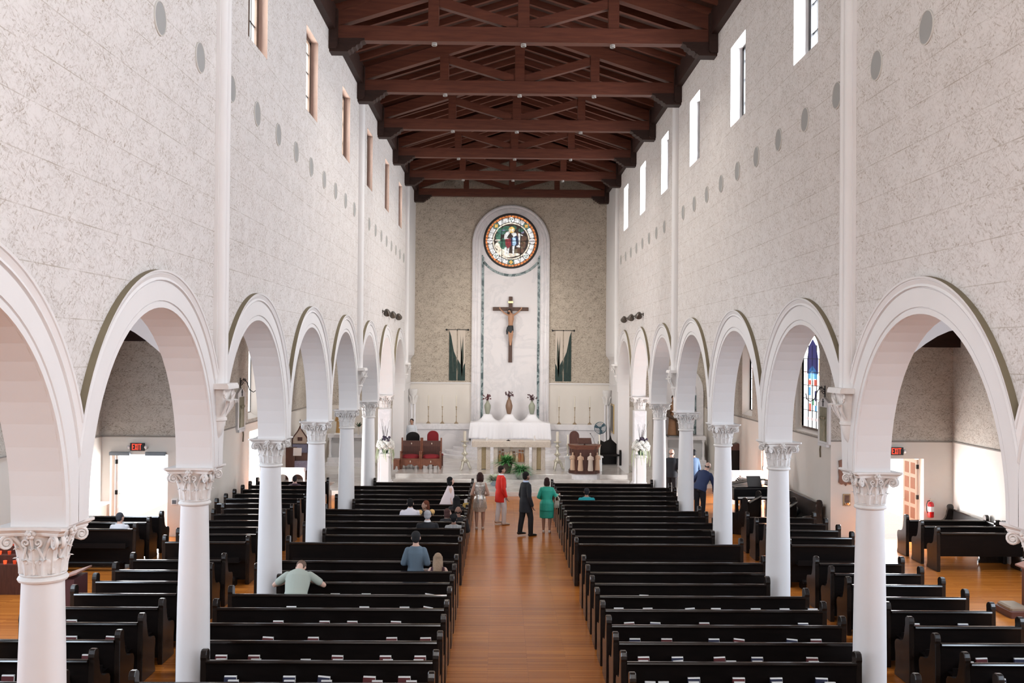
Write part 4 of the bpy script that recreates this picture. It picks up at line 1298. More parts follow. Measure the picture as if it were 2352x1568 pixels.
# ------------------------------------------------------------------ free-standing altar table
t = thing('altar_table', 'stone altar table with paired cream and gold legs and a relief', 'altar table', (0, 39.75, .48))
M['altar_stone'] = marble('beige_marble', (.70, .62, .54), (.58, .49, .42), 1.5, .35)
M['altar_gold'] = simple('gold_mosaic', (.42, .33, .19), .5, .3, noise=.25, scale=40)
mb = MB(); mb.bbox(-1.56, 1.56, -.42, .42, .90, 1.14, .02); mb.build('table_top', M['altar_stone'], t)
for s in (-1, 1):
    for x in (.62, .92, 1.26):
        mb = MB(); mb.bbox(s * x - .085, s * x + .085, -.30, .30, 0, .90, .01); mb.build('leg', M['altar_stone'], t)
    mb = MB(); mb.box(s * 1.09 - .09, s * 1.09 + .09, -.24, .24, 0.02, .90); mb.build('leg_panel', M['altar_gold'], t)
mb = MB(); mb.box(-.54, .54, -.12, .12, 0.02, .90); pan = mb.build('relief_panel', M['altar_stone'], t)
random.seed(3)
cols = [simple('relief_' + n, c, .7) for n, c in (('ochre', (.42, .22, .10)), ('brown', (.20, .11, .06)), ('cream', (.66, .52, .38)), ('rust', (.40, .14, .06)))]
for k in range(9):
    x = -.45 + .112 * k; hh = .50 + .1 * sin(k * 1.9) + (.12 if k == 4 else 0)
    b = MB(); b.loft([(x, -.15, .30, .07, .05), (x, -.155, .30 + hh * .35, .065, .05), (x, -.15, .30 + hh * .62, .035, .03)]); b.ball((x, -.16, .32 + hh * .74), .042)
    b.build('relief_figure', cols[2 if k in (3, 4) else k % 4], pan, 60)
for x, lab, h in ((-.98, 'small glass candle cup on the altar table, end beside the carved seats', .12), (.92, 'small white candle on the altar table, end beside the lectern', .2)):
    b = MB(); b.lathe([(.045, 0), (.05, .08), (.045, .08), (.03, .04)], n=14); b.lathe([(.03, .03), (.03, h), (.01, h + .01)], n=12)
    o = b.build('candle_cup', M['white'], None, 50, (x, 39.6, 1.62)); tag(o, lab, 'candle')
b = MB(); b.lathe([(.08, 0), (.085, .02), (.03, .035), (.02, .05)], n=16)
o = b.build('microphone_base', M['black'], None, 50, (-.12, 39.45, 1.62)); tag(o, 'small black microphone base at the middle of the altar table', 'microphone')

# ------------------------------------------------------------------ carved seats
M['oak_red'] = wood('carved_reddish_oak', (.135, .042, .022), (.23, .082, .042), .4, (4, 4, 22))
M['oak_dark'] = wood('carved_dark_oak', (.065, .022, .016), (.11, .04, .026), .45, (30, 4, 4))
M['velvet'] = simple('dark_red_velvet', (.22, .012, .018), .9)
def carved_seat(x, lab):
    t = thing('carved_seat', lab, 'chair', (x, 39.45, .48), 0, 'carved seats side by side')
    mb = MB(); mb.prism([(-.36, .06), (-.28, .16), (-.16, .12), (-.06, .19), (.06, .19), (.16, .12), (.28, .16), (.36, .06), (.36, .40), (-.36, .40)], 'y', -.02, .02); mb.build('apron', M['oak_red'], t)
    mb = MB(); mb.box(-.36, .36, .0, .55, .36, .42); mb.build('seat', M['oak_red'], t)
    mb = MB(); mb.loft([(0, .26, .42, .33, .25), (0, .26, .49, .34, .26), (0, .27, .55, .27, .20), (0, .28, .57, .1, .08)], 24); mb.build('cushion', M['velvet'], t, 60)
    mb = MB(); mb.box(-.35, .35, .52, .57, .42, 1.08)
    for q in range(13): mb.box(-.32 + q * .05, -.295 + q * .05, .50, .52, .50, .84)
    mb.box(-.35, .35, .50, .52, .86, 1.06); mb.build('backrest', M['oak_dark'], t)
    mb = MB(); mb.ball((0, .495, .97), (.018, .01, .035)); mb.build('back_emblem', M['candle'], t)
    mb = MB(); mb.ball((0, -.025, .30), (.015, .008, .045)); mb.build('apron_emblem', M['candle'], t)
    for s in (-1, 1):
        mb = MB(); mb.bbox(s * .375 - .03, s * .375 + .03, .50, .58, 0, 1.20, .01); mb.build('post', M['oak_red'], t)
        mb = MB(); mb.bbox(s * .375 - .03, s * .375 + .03, -.03, .03, 0, .66, .01); mb.ball((s * .375, 0, .68), .038); mb.build('front_post', M['oak_red'], t)
        mb = MB(); mb.box(s * .375 - .025, s * .375 + .025, .0, .52, .60, .65); mb.build('armrest', M['oak_red'], t)
    return t
carved_seat(-3.99, 'carved oak seat with red cushion, next to the small side stand')
carved_seat(-3.18, 'carved oak seat with red cushion, nearer the ornate candle stand')
t = thing('side_stand', 'small carved oak stand beside the pair of red-cushioned seats', 'stand', (-4.50, 39.2, .48))
mb = MB(); mb.prism([(-.13, 0), (-.13, .38), (.10, .40), (.10, 0), (.05, 0), (.03, .14), (-.05, .14), (-.08, 0)], 'y', 0, .3); mb.build('body', M['oak_red'], t)
mb = MB(); mb.box(-.15, .12, -.03, .33, .38, .42); mb.build('top', M['oak_red'], t)
def round_chair(x, y, lab, mat, upm, w=.24, top=1.26, z0=.48, rz=0.0):
    t = thing('chair', lab, 'chair', (x, y, z0), rz)
    for sx in (-1, 1):
        for yy in (0, .44):
            b = MB(); b.bbox(sx * (w - .03) - .025, sx * (w - .03) + .025, yy - .025, yy + .025, 0, .44, .005); b.build('leg', mat, t)
    b = MB(); b.bbox(-w, w, -.04, .48, .42, .50, .02); b.build('seat', upm, t)
    pts = [(-w, .48), (w, .48), (w, top - .2)] + [(w * cos(a), top - .2 + .2 * sin(a)) for a in [pi * i / 10 for i in range(1, 10)]] + [(-w, top - .2)]
    b = MB(); b.prism(pts, 'y', .44, .52); b.build('backrest', upm, t)
round_chair(-4.06, 40.9, 'dark round-backed chair behind the pair of carved seats', M['black'], M['black'], .28, 1.32)
round_chair(-2.98, 40.6, 'dark red round-topped chair behind the carved seats', M['oak_dark'], M['velvet'], .24, 1.40, .48, .5)
round_chair(2.62, 40.7, 'dark carved chair behind the reading desk of the lectern', M['oak_dark'], M['oak_dark'], .2, 1.42)

# ------------------------------------------------------------------ ornate candle stands
M['ornate'] = simple('tarnished_gilt', (.80, .73, .62), .38, .6, noise=.35, scale=30)
def candle_stand(x, lab):
    t = thing('candle_stand', lab, 'candle stand', (x, 39.35, .48), 0, 'ornate candle stands')
    b = MB()
    b.lathe([(.05, .28), (.12, .32), (.13, .40), (.06, .46), (.045, .54), (.09, .60), (.10, .66), (.05, .72), (.04, .86), (.075, .92), (.08, .97), (.04, 1.03), (.05, 1.08), (.16, 1.11), (.165, 1.13), (.05, 1.14), (.055, 1.2)], n=18)
    b.build('stem', M['ornate'], t, 40)
    for k in range(3):
        a = pi / 2 + k * 2 * pi / 3 + .5
        b = MB(); c, s_ = cos(a), sin(a)
        b.tube([(.05 * c, .05 * s_, .34), (.14 * c, .14 * s_, .28), (.17 * c, .17 * s_, .16), (.22 * c, .22 * s_, .06), (.26 * c, .26 * s_, .03), (.245 * c, .245 * s_, .09)], [.05, .055, .05, .04, .03, .015], 8)
        for q in range(5): b.ball(((.13 + .03 * q) * c, (.13 + .03 * q) * s_, .27 - .045 * q), .028, 6, 5)
        b.build('foot', M['ornate'], t, 50)
    b = MB()
    for k in range(12):
        a = k * pi / 6; zz = .36 if k % 2 else .63; r = .135 if k % 2 else .105
        b.ball((r * cos(a), r * sin(a), zz), .028, 6, 5); b.ball((.088 * cos(a), .088 * sin(a), .95), .02, 6, 5)
    b.build('leaf_bosses', M['ornate'], t, 50)
    c = MB(); c.lathe([(.058, 1.14), (.058, 1.52), (.02, 1.53)], n=16); c.build('candle', M['candle'], t, 50)
candle_stand(-1.84, 'ornate gilt candle stand with thick candle, beside the carved seats')
candle_stand(1.82, 'ornate gilt candle stand with thick candle, beside the lectern')

# ------------------------------------------------------------------ figures in robes (statues, statuettes)
def robed(mb, h, x=0, y=0, z=0, arms=True, w=1.0):
    r = h * .15 * w
    mb.loft([(x, y, z, r * 1.05, r * .85), (x, y, z + .12 * h, r * .98, r * .8), (x, y, z + .35 * h, r * .85, r * .68), (x, y, z + .55 * h, r * .82, r * .62), (x, y, z + .70 * h, r * .92, r * .6), (x, y, z + .79 * h, r * .78, r * .5), (x, y, z + .83 * h, r * .32, r * .3), (x, y, z + .87 * h, r * .28, r * .28)], 16)
    mb.ball((x, y - .01 * h, z + .925 * h), (.052 * h, .06 * h, .075 * h), 10, 8)
    for k in range(7):
        a = -pi * .9 + k * pi * .8 / 6
        mb.tube([(x + r * .9 * cos(a), y + r * .75 * sin(a), z + .02 * h), (x + r * .72 * cos(a), y + r * .58 * sin(a), z + .5 * h)], [r * .12, r * .06], 6)
    if arms:
        for s in (-1, 1):
            mb.tube([(x + s * r * .85, y, z + .76 * h), (x + s * r * 1.02, y - r * .2, z + .6 * h), (x + s * r * .3, y - r * .75, z + .62 * h)], [r * .25, r * .23, r * .17], 8)

# ------------------------------------------------------------------ lectern with four statuettes
t = thing('lectern', 'dark octagonal wooden lectern with four pale carved statuettes', 'lectern', (2.82, 38.3, .48))
PL = lambda k: [(-.54 * k, .50 * k), (-.54 * k, .18 * k), (-.34 * k, -.16 * k), (.34 * k, -.16 * k), (.54 * k, .18 * k), (.54 * k, .50 * k)]
mb = MB(); mb.prism(PL(1.10), 'z', -.02, .10); mb.prism(PL(1.04), 'z', .10, .15); mb.build('base', M['oak_dark'], t)
mb = MB(); mb.prism(PL(.96), 'z', .15, .94); mb.build('body', M['oak_dark'], t)
mb = MB(); mb.prism(PL(1.0), 'z', .94, 1.0); mb.prism(PL(1.1), 'z', 1.0, 1.06); mb.prism(PL(1.16), 'z', 1.06, 1.10); mb.build('top', M['oak_red'], t)
M['statuette'] = simple('pale_carved_limewood', (.62, .42, .29), .6); M['statuette2'] = simple('pale_stone_figure', (.64, .54, .46), .6)
for x, y, m_ in ((-.47, -.02, 'statuette'), (-.19, -.24, 'statuette'), (.19, -.24, 'statuette2'), (.47, -.02, 'statuette')):
    b = MB(); robed(b, .66, x, y, .17, True, 1.05); b.bbox(x - .09, x + .09, y - .07, y + .07, .14, .18, .01)
    b.build('statuette', M[m_], t, 60)
mb = MB(); mb.prism([(.02, 1.14), (.42, 1.30), (.42, 1.34), (.02, 1.18)], 'x', -.26, .26); mb.box(-.03, .03, .2, .26, 1.08, 1.24); mb.build('reading_desk', M['oak_dark'], t)
mb = MB(); mb.tube([(.40, .1, 1.1), (.33, .12, 1.35), (.22, .15, 1.52)], .006, 6); mb.ball((.215, .15, 1.53), .02); mb.build('microphone', M['black'], t, 50)
mb = MB(); mb.prism(PL(1.22), 'z', 0, .165)
o = mb.build('lectern_plinth', M['marble_white'], None, None, (2.82, 38.0, .32)); tag(o, 'white marble plinth projecting under the wooden lectern', 'plinth')
M['pedestal'] = simple('white_pedestal', (.82, .82, .82), .5)
for x, lab in ((2.22, 'white pedestal with slim candle beside the lectern, nearer the altar table'), (3.46, 'white pedestal with slim candle beside the lectern, under the blue fan')):
    t = thing('candle_pedestal', lab, 'pedestal', (x, 39.2, .48), 0, 'pedestals flanking the lectern')
    b = MB(); b.bbox(-.10, .10, -.10, .10, 0, .54, .01); b.build('body', M['pedestal'], t)
    b = MB(); b.bbox(-.15, .15, -.15, .15, .54, .60, .02); b.build('top', M['pedestal'], t)
    b = MB(); b.lathe([(.06, .60), (.06, .62), (.025, .65), (.03, .8), (.05, .98), (.07, 1.02), (.07, 1.03), (.02, 1.04)], n=14); b.build('stick', M['ornate'], t, 50)
    b = MB(); b.lathe([(.03, 1.02), (.03, 1.42), (.01, 1.43)], n=12); b.build('candle', M['candle'], t, 50)

# throne-like dark bench and fans
t = thing('dark_bench', 'dark carved bench with scrolled ends standing behind the lectern', 'bench', (4.12, 41.6, .48))
b = MB(); b.prism([(-.42, 0), (-.42, .95), (-.36, 1.0), (-.2, .92), (.0, 1.02), (.06, 1.2), (.12, 1.02), (.36, .8), (.42, .85), (.42, 0)], 'y', .1, .2); b.build('backrest', M['pew'], t)
for x in (-.42, .42):
    b = MB(); b.prism([(-.45, 0), (.2, 0), (.2, .9), (.1, .95), (0, .7), (-.4, .62), (-.47, .5)], 'x', x - .04, x + .04); b.build('bench_end', M['pew'], t)
b = MB(); b.box(-.4, .4, -.4, .15, .38, .45); b.build('seat', M['pew'], t)
def fan(x, y, z, r, lab, mat, bm, polez):
    t = thing('pedestal_fan', lab, 'fan', (x, y, .48))
    b = MB(); b.lathe([(.24, 0), (.24, .02), (.04, .05)], n=18); b.build('foot', mat, t, 40)
    b = MB(); b.tube([(0, 0, .03), (0, 0, z)], .018, 8); b.build('pole', mat, t, 50)
    b = MB()
    for q in (1.0, .75, .5, .25): 
        for yy in (-.16, -.02):
            b.tube([(r * q * cos(a), yy + (.03 if q < 1 else 0) * (1 if yy < -.1 else -1) * -1, z + r * q * sin(a)) for a in [2 * pi * i / 28 for i in range(29)]], .010 if q == 1 else .005, 5)
    for k in range(20):
        a = 2 * pi * k / 20; b.tube([(.03 * cos(a), -.19, z + .03 * sin(a)), (r * cos(a), -.16, z + r * sin(a))], .003, 4)
    b.build('cage', mat, t, 50)
    for k in range(3):
        a = 2 * pi * k / 3 + .4
        bl = MB(); pts = []
        for rr, w in ((.04, .03), (.3 * r + .03, .11 * r / .3), (.85 * r, .16 * r / .3), (.9 * r, .06)):
            pts.append((rr, w))
        poly = [(rr * cos(a) - w * .5 * sin(a) * -1 * 0 - w * sin(a), z + rr * sin(a) + w * cos(a)) for rr, w in pts] + [(rr * cos(a), z + rr * sin(a)) for rr, w in reversed(pts)]
        bl.prism(poly, 'y', -.10, -.09); bl.build('blade', bm, t)
    b = MB(); b.lathe([(.05, -.06), (.06, .02), (.04, .08)], n=14); b.xf(Matrix.Translation((0, -.04, z)) @ Matrix.Rotation(pi / 2, 4, 'X')); b.build('motor', mat, t, 50)
M['fan_blue'] = simple('steel_blue_fan', (.055, .11, .14), .35, .3)
fan(3.76, 41.9, 1.50, .245, 'steel-blue pedestal fan standing behind the lectern', M['fan_blue'], M['fan_blue'], 0)
M['fan_white'] = simple('white_fan', (.74, .72, .70), .5)
fan(4.86, 41.6, 1.02, .2, 'small white pedestal fan beyond the square pier', M['fan_white'], M['fan_white'], 0)

# framed picture, white colonnettes with lilies at the chancel corners
t = thing('framed_picture', 'dark framed picture on the chancel side wall above the dark bench', 'picture', (W + .17, 44.6, 2.2))
b = MB(); b.box(-.05, 0, -.55, .55, -.65, .65); b.build('frame', M['gold'], t)
b = MB(); b.box(-.06, -.05, -.47, .47, -.57, .57); b.build('canvas', simple('dark_painting', (.05, .04, .03), .4, noise=.6, scale=3), t)
for s, lab in ((-1, 'slim white colonnette at the chancel corner on the carved-seats side'), (1, 'slim white colonnette at the chancel corner on the lectern side')):
    t = thing('colonnette', lab, 'colonnette', (s * 4.40, 45.25, .48), 0, 'colonnettes of the chancel corners')
    for dx in (-.07, .07):
        b = MB(); b.lathe([(.075, 0), (.075, .08), (.055, .12), (.052, 2.3)], (dx, 0, 0), 16); b.build('shaft', M['marble_white'], t, 40)
    b = MB(); b.lathe([(.12, 2.28), (.14, 2.36), (.13, 2.5), (.16, 2.7), (.20, 2.86), (.2, 2.95)], n=16)
    for k in range(8):
        a = k * pi / 4; b.tube([(.12 * cos(a), .12 * sin(a), 2.34), (.16 * cos(a), .16 * sin(a), 2.55), (.21 * cos(a), .21 * sin(a), 2.66), (.22 * cos(a), .22 * sin(a), 2.6)], [.03, .035, .025, .015], 6)
    b.build('capital', M['capital'], t, 50)

# ------------------------------------------------------------------ plants
def blade_plant(mb, c, n, L, spread, droop, seed, w=.016, seg=5):
    random.seed(seed)
    for k in range(n):
        a = random.random() * 2 * pi; e = .25 + random.random() * 1.05
        l = L * (.6 + .5 * random.random()); d = Vector((cos(a), sin(a), 0)); s_ = Vector((-sin(a), cos(a), 0))
        ww = w * (.7 + .6 * random.random()); rows = []
        for i in range(seg + 1):
            q = i / seg
            hor = l * spread * q * cos(e * .9) * 1.1; ver = l * (q * sin(e) * 1.15 - droop * q * q)
            p = Vector(c) + d * hor + Vector((0, 0, ver)); wd = ww * (sin(pi * min(1, q * .85 + .15)) + .05)
            rows.append((p - s_ * wd, p + s_ * wd))
        vs = [v for r in rows for v in r]
        mb.add(vs, [(2 * i, 2 * i + 1, 2 * i + 3, 2 * i + 2) for i in range(seg)])
M['fern'] = simple('fern_green', (.10, .33, .09), .6, noise=.45, scale=12); M['fern2'] = simple('dark_fern_green', (.085, .27, .09), .6, noise=.4, scale=12)
def potted(nm, x, y, z, lab, pot, potprof, leaf, **kw):
    t = thing(nm, lab, 'potted plant', (x, y, z))
    b = MB(); b.lathe(potprof, n=24); b.build('pot', pot, t, 50)
    top = potprof[-1][1] if potprof[-1][1] > 0 else potprof[-2][1]
    f = MB(); blade_plant(f, (0, 0, top - .02), **kw); f.build('foliage', leaf, t)
    return t
potted('potted_fern', -.18, 38.45, .48, 'lush green fern in a dark pot before the altar relief', simple('dark_brown_pot', (.10, .075, .055), .5), [(.13, 0), (.2, .22), (.23, .38), (.20, .38)], M['fern'], n=260, L=.60, spread=1.15, droop=.55, seed=4, w=.020)
potted('potted_fern', .36, 37.82, .32, 'green fern in a grey-green round pot on the altar step', simple('grey_green_pot', (.30, .33, .28), .45), [(.14, 0), (.22, .12), (.25, .28), (.23, .30)], M['fern2'], n=330, L=.58, spread=1.2, droop=.6, seed=5, w=.015)
potted('potted_plant', -.66, 37.15, .16, 'pale variegated plant in a blue-grey pot below the ferns', simple('blue_grey_pot', (.27, .32, .36), .45), [(.10, 0), (.16, .1), (.17, .2), (.15, .2)], simple('variegated_leaf', (.50, .55, .42), .6, noise=.4, scale=20), n=260, L=.42, spread=1.2, droop=.5, seed=6, w=.022)
M['bloom'] = simple('white_hydrangea', (.84, .84, .80), .85, bump=.6, scale=60); M['bloom_dark'] = simple('purple_bloom', (.075, .055, .09), .8); M['vine'] = simple('pale_green_vine', (.52, .60, .40), .7); M['stem'] = simple('dark_twig', (.05, .04, .035), .8)
M['leaf_dk'] = simple('dark_leaf', (.045, .085, .045), .6)
def bloom_mesh(nm, mat, r):
    b = MB(); random.seed(9); b.ball((0, 0, 0), r * .85, 10, 8)
    for k in range(40):
        z = 1 - 2 * (k + .5) / 40; a = k * 2.399; q = sqrt(1 - z * z)
        b.ball((r * .8 * q * cos(a), r * .8 * q * sin(a), r * .8 * z), r * .24, 6, 4)
    return b.mesh(nm, mat, 60)
BLM = bloom_mesh('white_bloom', M['bloom'], .088); BLD = bloom_mesh('dark_bloom', M['bloom_dark'], .045)
for s, x, lab in ((-1, -4.62, 'carved-seats side'), (1, 4.68, 'lectern side')):
    t = thing('flower_pedestal', 'tall white square pedestal under the flowers, ' + lab, 'pedestal', (x, 36.25, .16), 0, 'flower pedestals before the square piers')
    b = MB(); b.bbox(-.24, .24, -.24, .24, 0, .14, .02); b.build('plinth', M['pedestal'], t)
    b = MB(); b.bbox(-.155, .155, -.155, .155, .14, 1.18, .015); b.build('body', M['pedestal'], t)
    b = MB(); b.bbox(-.2, .2, -.2, .2, 1.18, 1.27, .025); b.build('top', M['pedestal'], t)
    t = thing('flower_arrangement', 'white hydrangea bouquet with twigs and trailing vines, ' + lab, 'flowers', (x, 36.25, 1.43), 0, 'flower arrangements before the square piers')
    b = MB(); b.lathe([(.08, 0), (.11, .06), (.12, .14), (.10, .15)], n=16); b.build('bowl', M['leaf_dk'], t, 50)
    random.seed(20 + s)
    for k in range(24):
        z = .9 - 1.45 * (k + .5) / 24; a = k * 2.399; q = sqrt(max(0, 1 - z * z))
        o = put('white_bloom', BLM, t, (.27 * q * cos(a), .24 * q * sin(a), .30 + .20 * z), a); sc = .85 + .35 * random.random(); o.scale = (sc, sc, sc)
    for k in range(14):
        a = random.random() * 2 * pi; r = random.random() * .2; put('dark_bloom', BLD, t, (r * cos(a) + .02, r * sin(a) - .06, .44 + .18 * random.random()))
    f = MB(); blade_plant(f, (0, 0, .16), 70, .36, 1.1, .4, 31 + s, .02); f.build('leaves', M['leaf_dk'], t)
    f = MB()
    for k in range(16):
        a = random.random() * 2 * pi; L = .5 + .45 * random.random(); rr = .06 + .22 * random.random() * (L)
        f.tube([(0, 0, .3), (rr * .5 * cos(a), rr * .5 * sin(a), .3 + L * .5), (rr * cos(a) + .03 * random.random(), rr * sin(a), .3 + L)], [.006, .005, .003], 5)
    f.build('twigs', M['stem'], t)
    f = MB()
    for k in range(18):
        a = random.random() * 2 * pi; L = .25 + .4 * random.random()
        f.tube([(.18 * cos(a), .18 * sin(a), .22), (.30 * cos(a), .28 * sin(a), .16), (.34 * cos(a), .31 * sin(a), .16 - L * .5), (.33 * cos(a + .1), .3 * sin(a + .1), .16 - L)], [.008, .012, .012, .005], 5)
    f.build('trailing_vines', M['vine'], t)
# ------------------------------------------------------------------ wall fittings of the nave
PORT = MB(); PORT.lathe([(.200, 0), (.200, .014), (.186, .018), (.182, .008)], n=28, cap=False)
PM = PORT.mesh('rim', simple('porthole_rim', (.60, .58, .54), .6), 40)
PG = MB(); PG.lathe([(.184, .0), (.184, .012), (.001, .016)], n=28); PGM = PG.mesh('grille', M['grey_grille'], 40)
for s, nm in ((-1, 'carved-seats side'), (1, 'lectern side')):
    for k in range(20):
        y = 11.46 + 1.531 * k
        t = thing('wall_speaker', 'round grey speaker grille high on the nave wall, %s from the altar, %s' % (ORD[20 - k], nm), 'speaker', (s * W, y, 8.93), 0, 'round grilles along the nave walls')
        t.rotation_euler = (0, -s * pi / 2, 0)
        put('rim', PM, t); put('grille', PGM, t)
M['spot'] = simple('bronze_spot', (.13, .115, .10), .35, .6)
def spot(s, y, lab):
    t = thing('spotlight', lab, 'spotlight', (s * W, y, 6.46), 0, 'wall spotlights near the chancel')
    b = MB(); b.tube([(0, 0, 0), (-s * .12, 0, .02)], .02, 8); b.box(-.03, .03, -.05, .05, -.05, .05); b.build('bracket', M['spot'], t)
    b = MB(); st = len(b.v); b.lathe([(.03, 0), (.07, .05), (.10, .16), (.125, .24), (.11, .24), (.05, .06)], n=18)
    b.xf(Matrix.Translation((-s * .14, .02, .06)) @ Matrix.Rotation(radians(-120), 4, 'X'), st); b.build('shade', M['spot'], t, 40)
for i, y in enumerate((33.4, 35.3, 37.3)): spot(-1, y, 'small bronze spotlight on the wall above the arches, carved-seats side, %s from the chancel' % ORD[3 - i])
for i, y in enumerate((34.1, 36.1, 38.2)): spot(1, y, 'small bronze spotlight on the wall above the arches, lectern side, %s from the chancel' % ORD[3 - i])

# ------------------------------------------------------------------ exits, doors
M['exit_red'] = glow('exit_red', (1.0, .06, .03), 1.6)
def letter_boxes(mb, ch, x, z, w, h, y, st):
    B = lambda a, b, c, d: mb.box(x + a * w, x + b * w, y - .004, y, z + c * h, z + d * h)
    q = st / w; r = st / h
    if ch == 'E': B(0, q, 0, 1); B(0, 1, 0, r); B(0, .85, .5 - r / 2, .5 + r / 2); B(0, 1, 1 - r, 1)
    if ch == 'I': B(.5 - q / 2, .5 + q / 2, 0, 1)
    if ch == 'T': B(.5 - q / 2, .5 + q / 2, 0, 1); B(0, 1, 1 - r, 1)
    if ch == 'X':
        for (a, b) in ((0, 1), (1, 0)):
            x0, x1 = x + a * w, x + b * w
            dx = st * .62
            mb.prism([(x0 - dx * (1 if a == 0 else -1) * -0, z), (x0 + (dx if a == 0 else -dx) * 1.6, z), (x1, z + h), (x1 - (dx if a == 0 else -dx) * 1.6, z + h)], 'y', y - .004, y)
def exit_sign(x, z, lab):
    t = thing('exit_sign', lab, 'exit sign', (x, TY - .02, z), 0, 'red EXIT signs')
    b = MB(); b.bbox(-.19, .19, -.07, 0, -.10, .11, .006); b.build('housing', M['frame_black'], t)
    b = MB(); letter_boxes(b, 'E', -.135, -.075, .062, .165, -.0705, .020); letter_boxes(b, 'X', -.060, -.075, .066, .165, -.0705, .021); letter_boxes(b, 'I', .018, -.075, .022, .165, -.0705, .020); letter_boxes(b, 'T', .052, -.075, .072, .165, -.0705, .020)
    b.build('lettering', M['exit_red'], t)
    for s in (-1, 1):
        b = MB(); b.ball((s * .235, -.05, .0), (.045, .05, .05), 12, 8); b.build('lamp_head', M['white'], t, 60)
exit_sign(-10.40, 2.45, 'black EXIT sign with red letters above the bright double door')
exit_sign(10.50, 2.47, 'black EXIT sign with red letters above the panelled open door')
M['closer'] = simple('grey_door_closer', (.20, .225, .25), .4, .3)
for x, lab in ((-10.88, 'grey door closer over the double door, by the corner'), (-9.90, 'grey door closer over the double door, beside the column')):
    b = MB(); b.bbox(-.28, .28, -.10, 0, -.04, .055, .01)
    o = b.build('door_closer', M['closer'], None, None, (x, TY, 2.26)); tag(o, lab, 'door closer', 'door closers')
M['door_wood'] = simple('reddish_door_wood', (.36, .16, .10), .5, noise=.2, scale=6); M['door_frame'] = simple('pale_door_wood', (.72, .62, .54), .5)
def panel_door(nm, lab, x, y, w, h, ang, cols=2, rows=5, fm=None, pm=None):
    t = thing(nm, lab, 'door', (x, y, 0), ang); t['kind'] = 'thing'
    b = MB(); b.box(0, w, -.025, .025, .01, h); b.build('leaf', fm or M['door_frame'], t)
    pw = (w - .1 * (cols + 1)) / cols; ph = (h - .1 * (rows + 1)) / rows
    for i in range(cols):
        for j in range(rows):
            b = MB(); x0 = .1 + i * (pw + .1); z0 = .1 + j * (ph + .1); b.bbox(x0, x0 + pw, -.032, .032, z0, z0 + ph, .012); b.build('panel', pm or M['door_wood'], t)
    b = MB()
    for yy in (-.06, .06): b.tube([(w - .07, yy * .3, 1.02), (w - .07, yy, 1.02), (w - .18, yy, 1.02)], .012, 8)
    b.build('handle', M['silver'], t, 50)
    b = MB()
    for z in (.3, 1.15, 2.0): b.box(-.02, .03, -.035, .035, z - .06, z + .06)
    b.build('hinge', M['frame_black'], t)
panel_door('panelled_door', 'open reddish panelled door leaf in the bright doorway by the fire extinguisher', 11.26, TY + .34, .86, 2.2, radians(92), 2, 5)
M['door_white'] = simple('white_door', (.82, .82, .82), .5)
panel_door('white_door', 'open white door leaf in the bright doorway beside the porch corner', -11.12, TY + .36, .80, 2.18, radians(108), 1, 3, M['door_white'], M['door_white'])
panel_door('orange_door', 'orange-brown door standing open in the aisle wall behind the piano', XR + .05, 34.74, 1.2, 2.4, radians(1), 1, 3, simple('orange_wood', (.52, .22, .10), .45), simple('orange_wood_panel', (.46, .19, .09), .45))
t = thing('fire_extinguisher', 'red fire extinguisher hanging on the wall beside the open panelled door', 'fire extinguisher', (11.45, TY - .10, .66))
b = MB(); b.lathe([(.07, 0), (.08, .02), (.08, .34), (.065, .40), (.03, .43)], n=20); b.build('cylinder', simple('extinguisher_red', (.50, .012, .016), .3), t, 50)
b = MB(); b.lathe([(.0815, .16), (.0815, .30)], n=20, cap=False); b.build('paper_label', M['white'], t, 50)
b = MB(); b.lathe([(.028, .42), (.028, .47)], n=12); b.box(-.02, .10, -.012, .012, .47, .49); b.box(-.02, .09, -.012, .012, .51, .525); b.build('valve_handle', M['silver'], t)
b = MB(); b.tube([(-.03, 0, .46), (-.10, -.02, .45), (-.13, -.02, .36), (-.125, -.01, .22), (-.10, 0, .12)], .014, 8); b.build('hose', M['frame_black'], t, 50)
t = thing('wall_plaque', 'carved reddish-brown wooden plaque on the porch wall beside the column', 'plaque', (9.11, TY - .01, 1.90))
b = MB(); b.prism([(-.20, -.30), (-.12, -.36), (-.04, -.33), (0, -.40), (.04, -.33), (.12, -.36), (.20, -.30), (.18, -.15), (.20, 0), (.18, .15), (.20, .30), (.10, .33), (.06, .40), (0, .36), (-.06, .40), (-.10, .33), (-.20, .30), (-.18, .15), (-.20, 0), (-.18, -.15)], 'y', -.04, 0); b.build('board', simple('plaque_wood', (.26, .12, .075), .5, noise=.2), t)
b = MB(); b.ball((.12, -.05, .12), (.05, .03, .07)); b.lathe([(.07, -.1), (.09, -.06), (.05, .02)], (.12, -.07, 0), 14); b.build('holy_figure', M['white'], t, 50)
t = thing('wall_icon', 'small gold-framed icon on the porch wall below the carved plaque', 'icon', (9.14, TY - .01, 1.12))
b = MB(); b.box(-.10, .10, -.03, 0, -.16, .16); b.build('frame', simple('gilt_frame', (.50, .36, .20), .4, .3), t)
b = MB(); b.box(-.07, .07, -.035, -.03, -.13, .13); b.build('painting', simple('icon_paint', (.18, .10, .07), .5, noise=.7, scale=14), t)
b = MB(); b.lathe([(.04, 0), (.07, .03), (.075, .07), (.05, .07)], n=14); b.build('holy_water_bowl', M['silver'], t, 50, (0, -.06, -.14))
t = thing('switch_box', 'small white control box on the porch wall beside the double door', 'switch box', (-9.38, TY - .005, .95))
b = MB(); b.bbox(-.08, .08, -.05, 0, -.08, .08, .008); b.build('case', M['white'], t)
b = MB(); b.bbox(-.055, .055, -.056, -.05, -.05, .05, .004); b.build('plate', M['closer'], t)
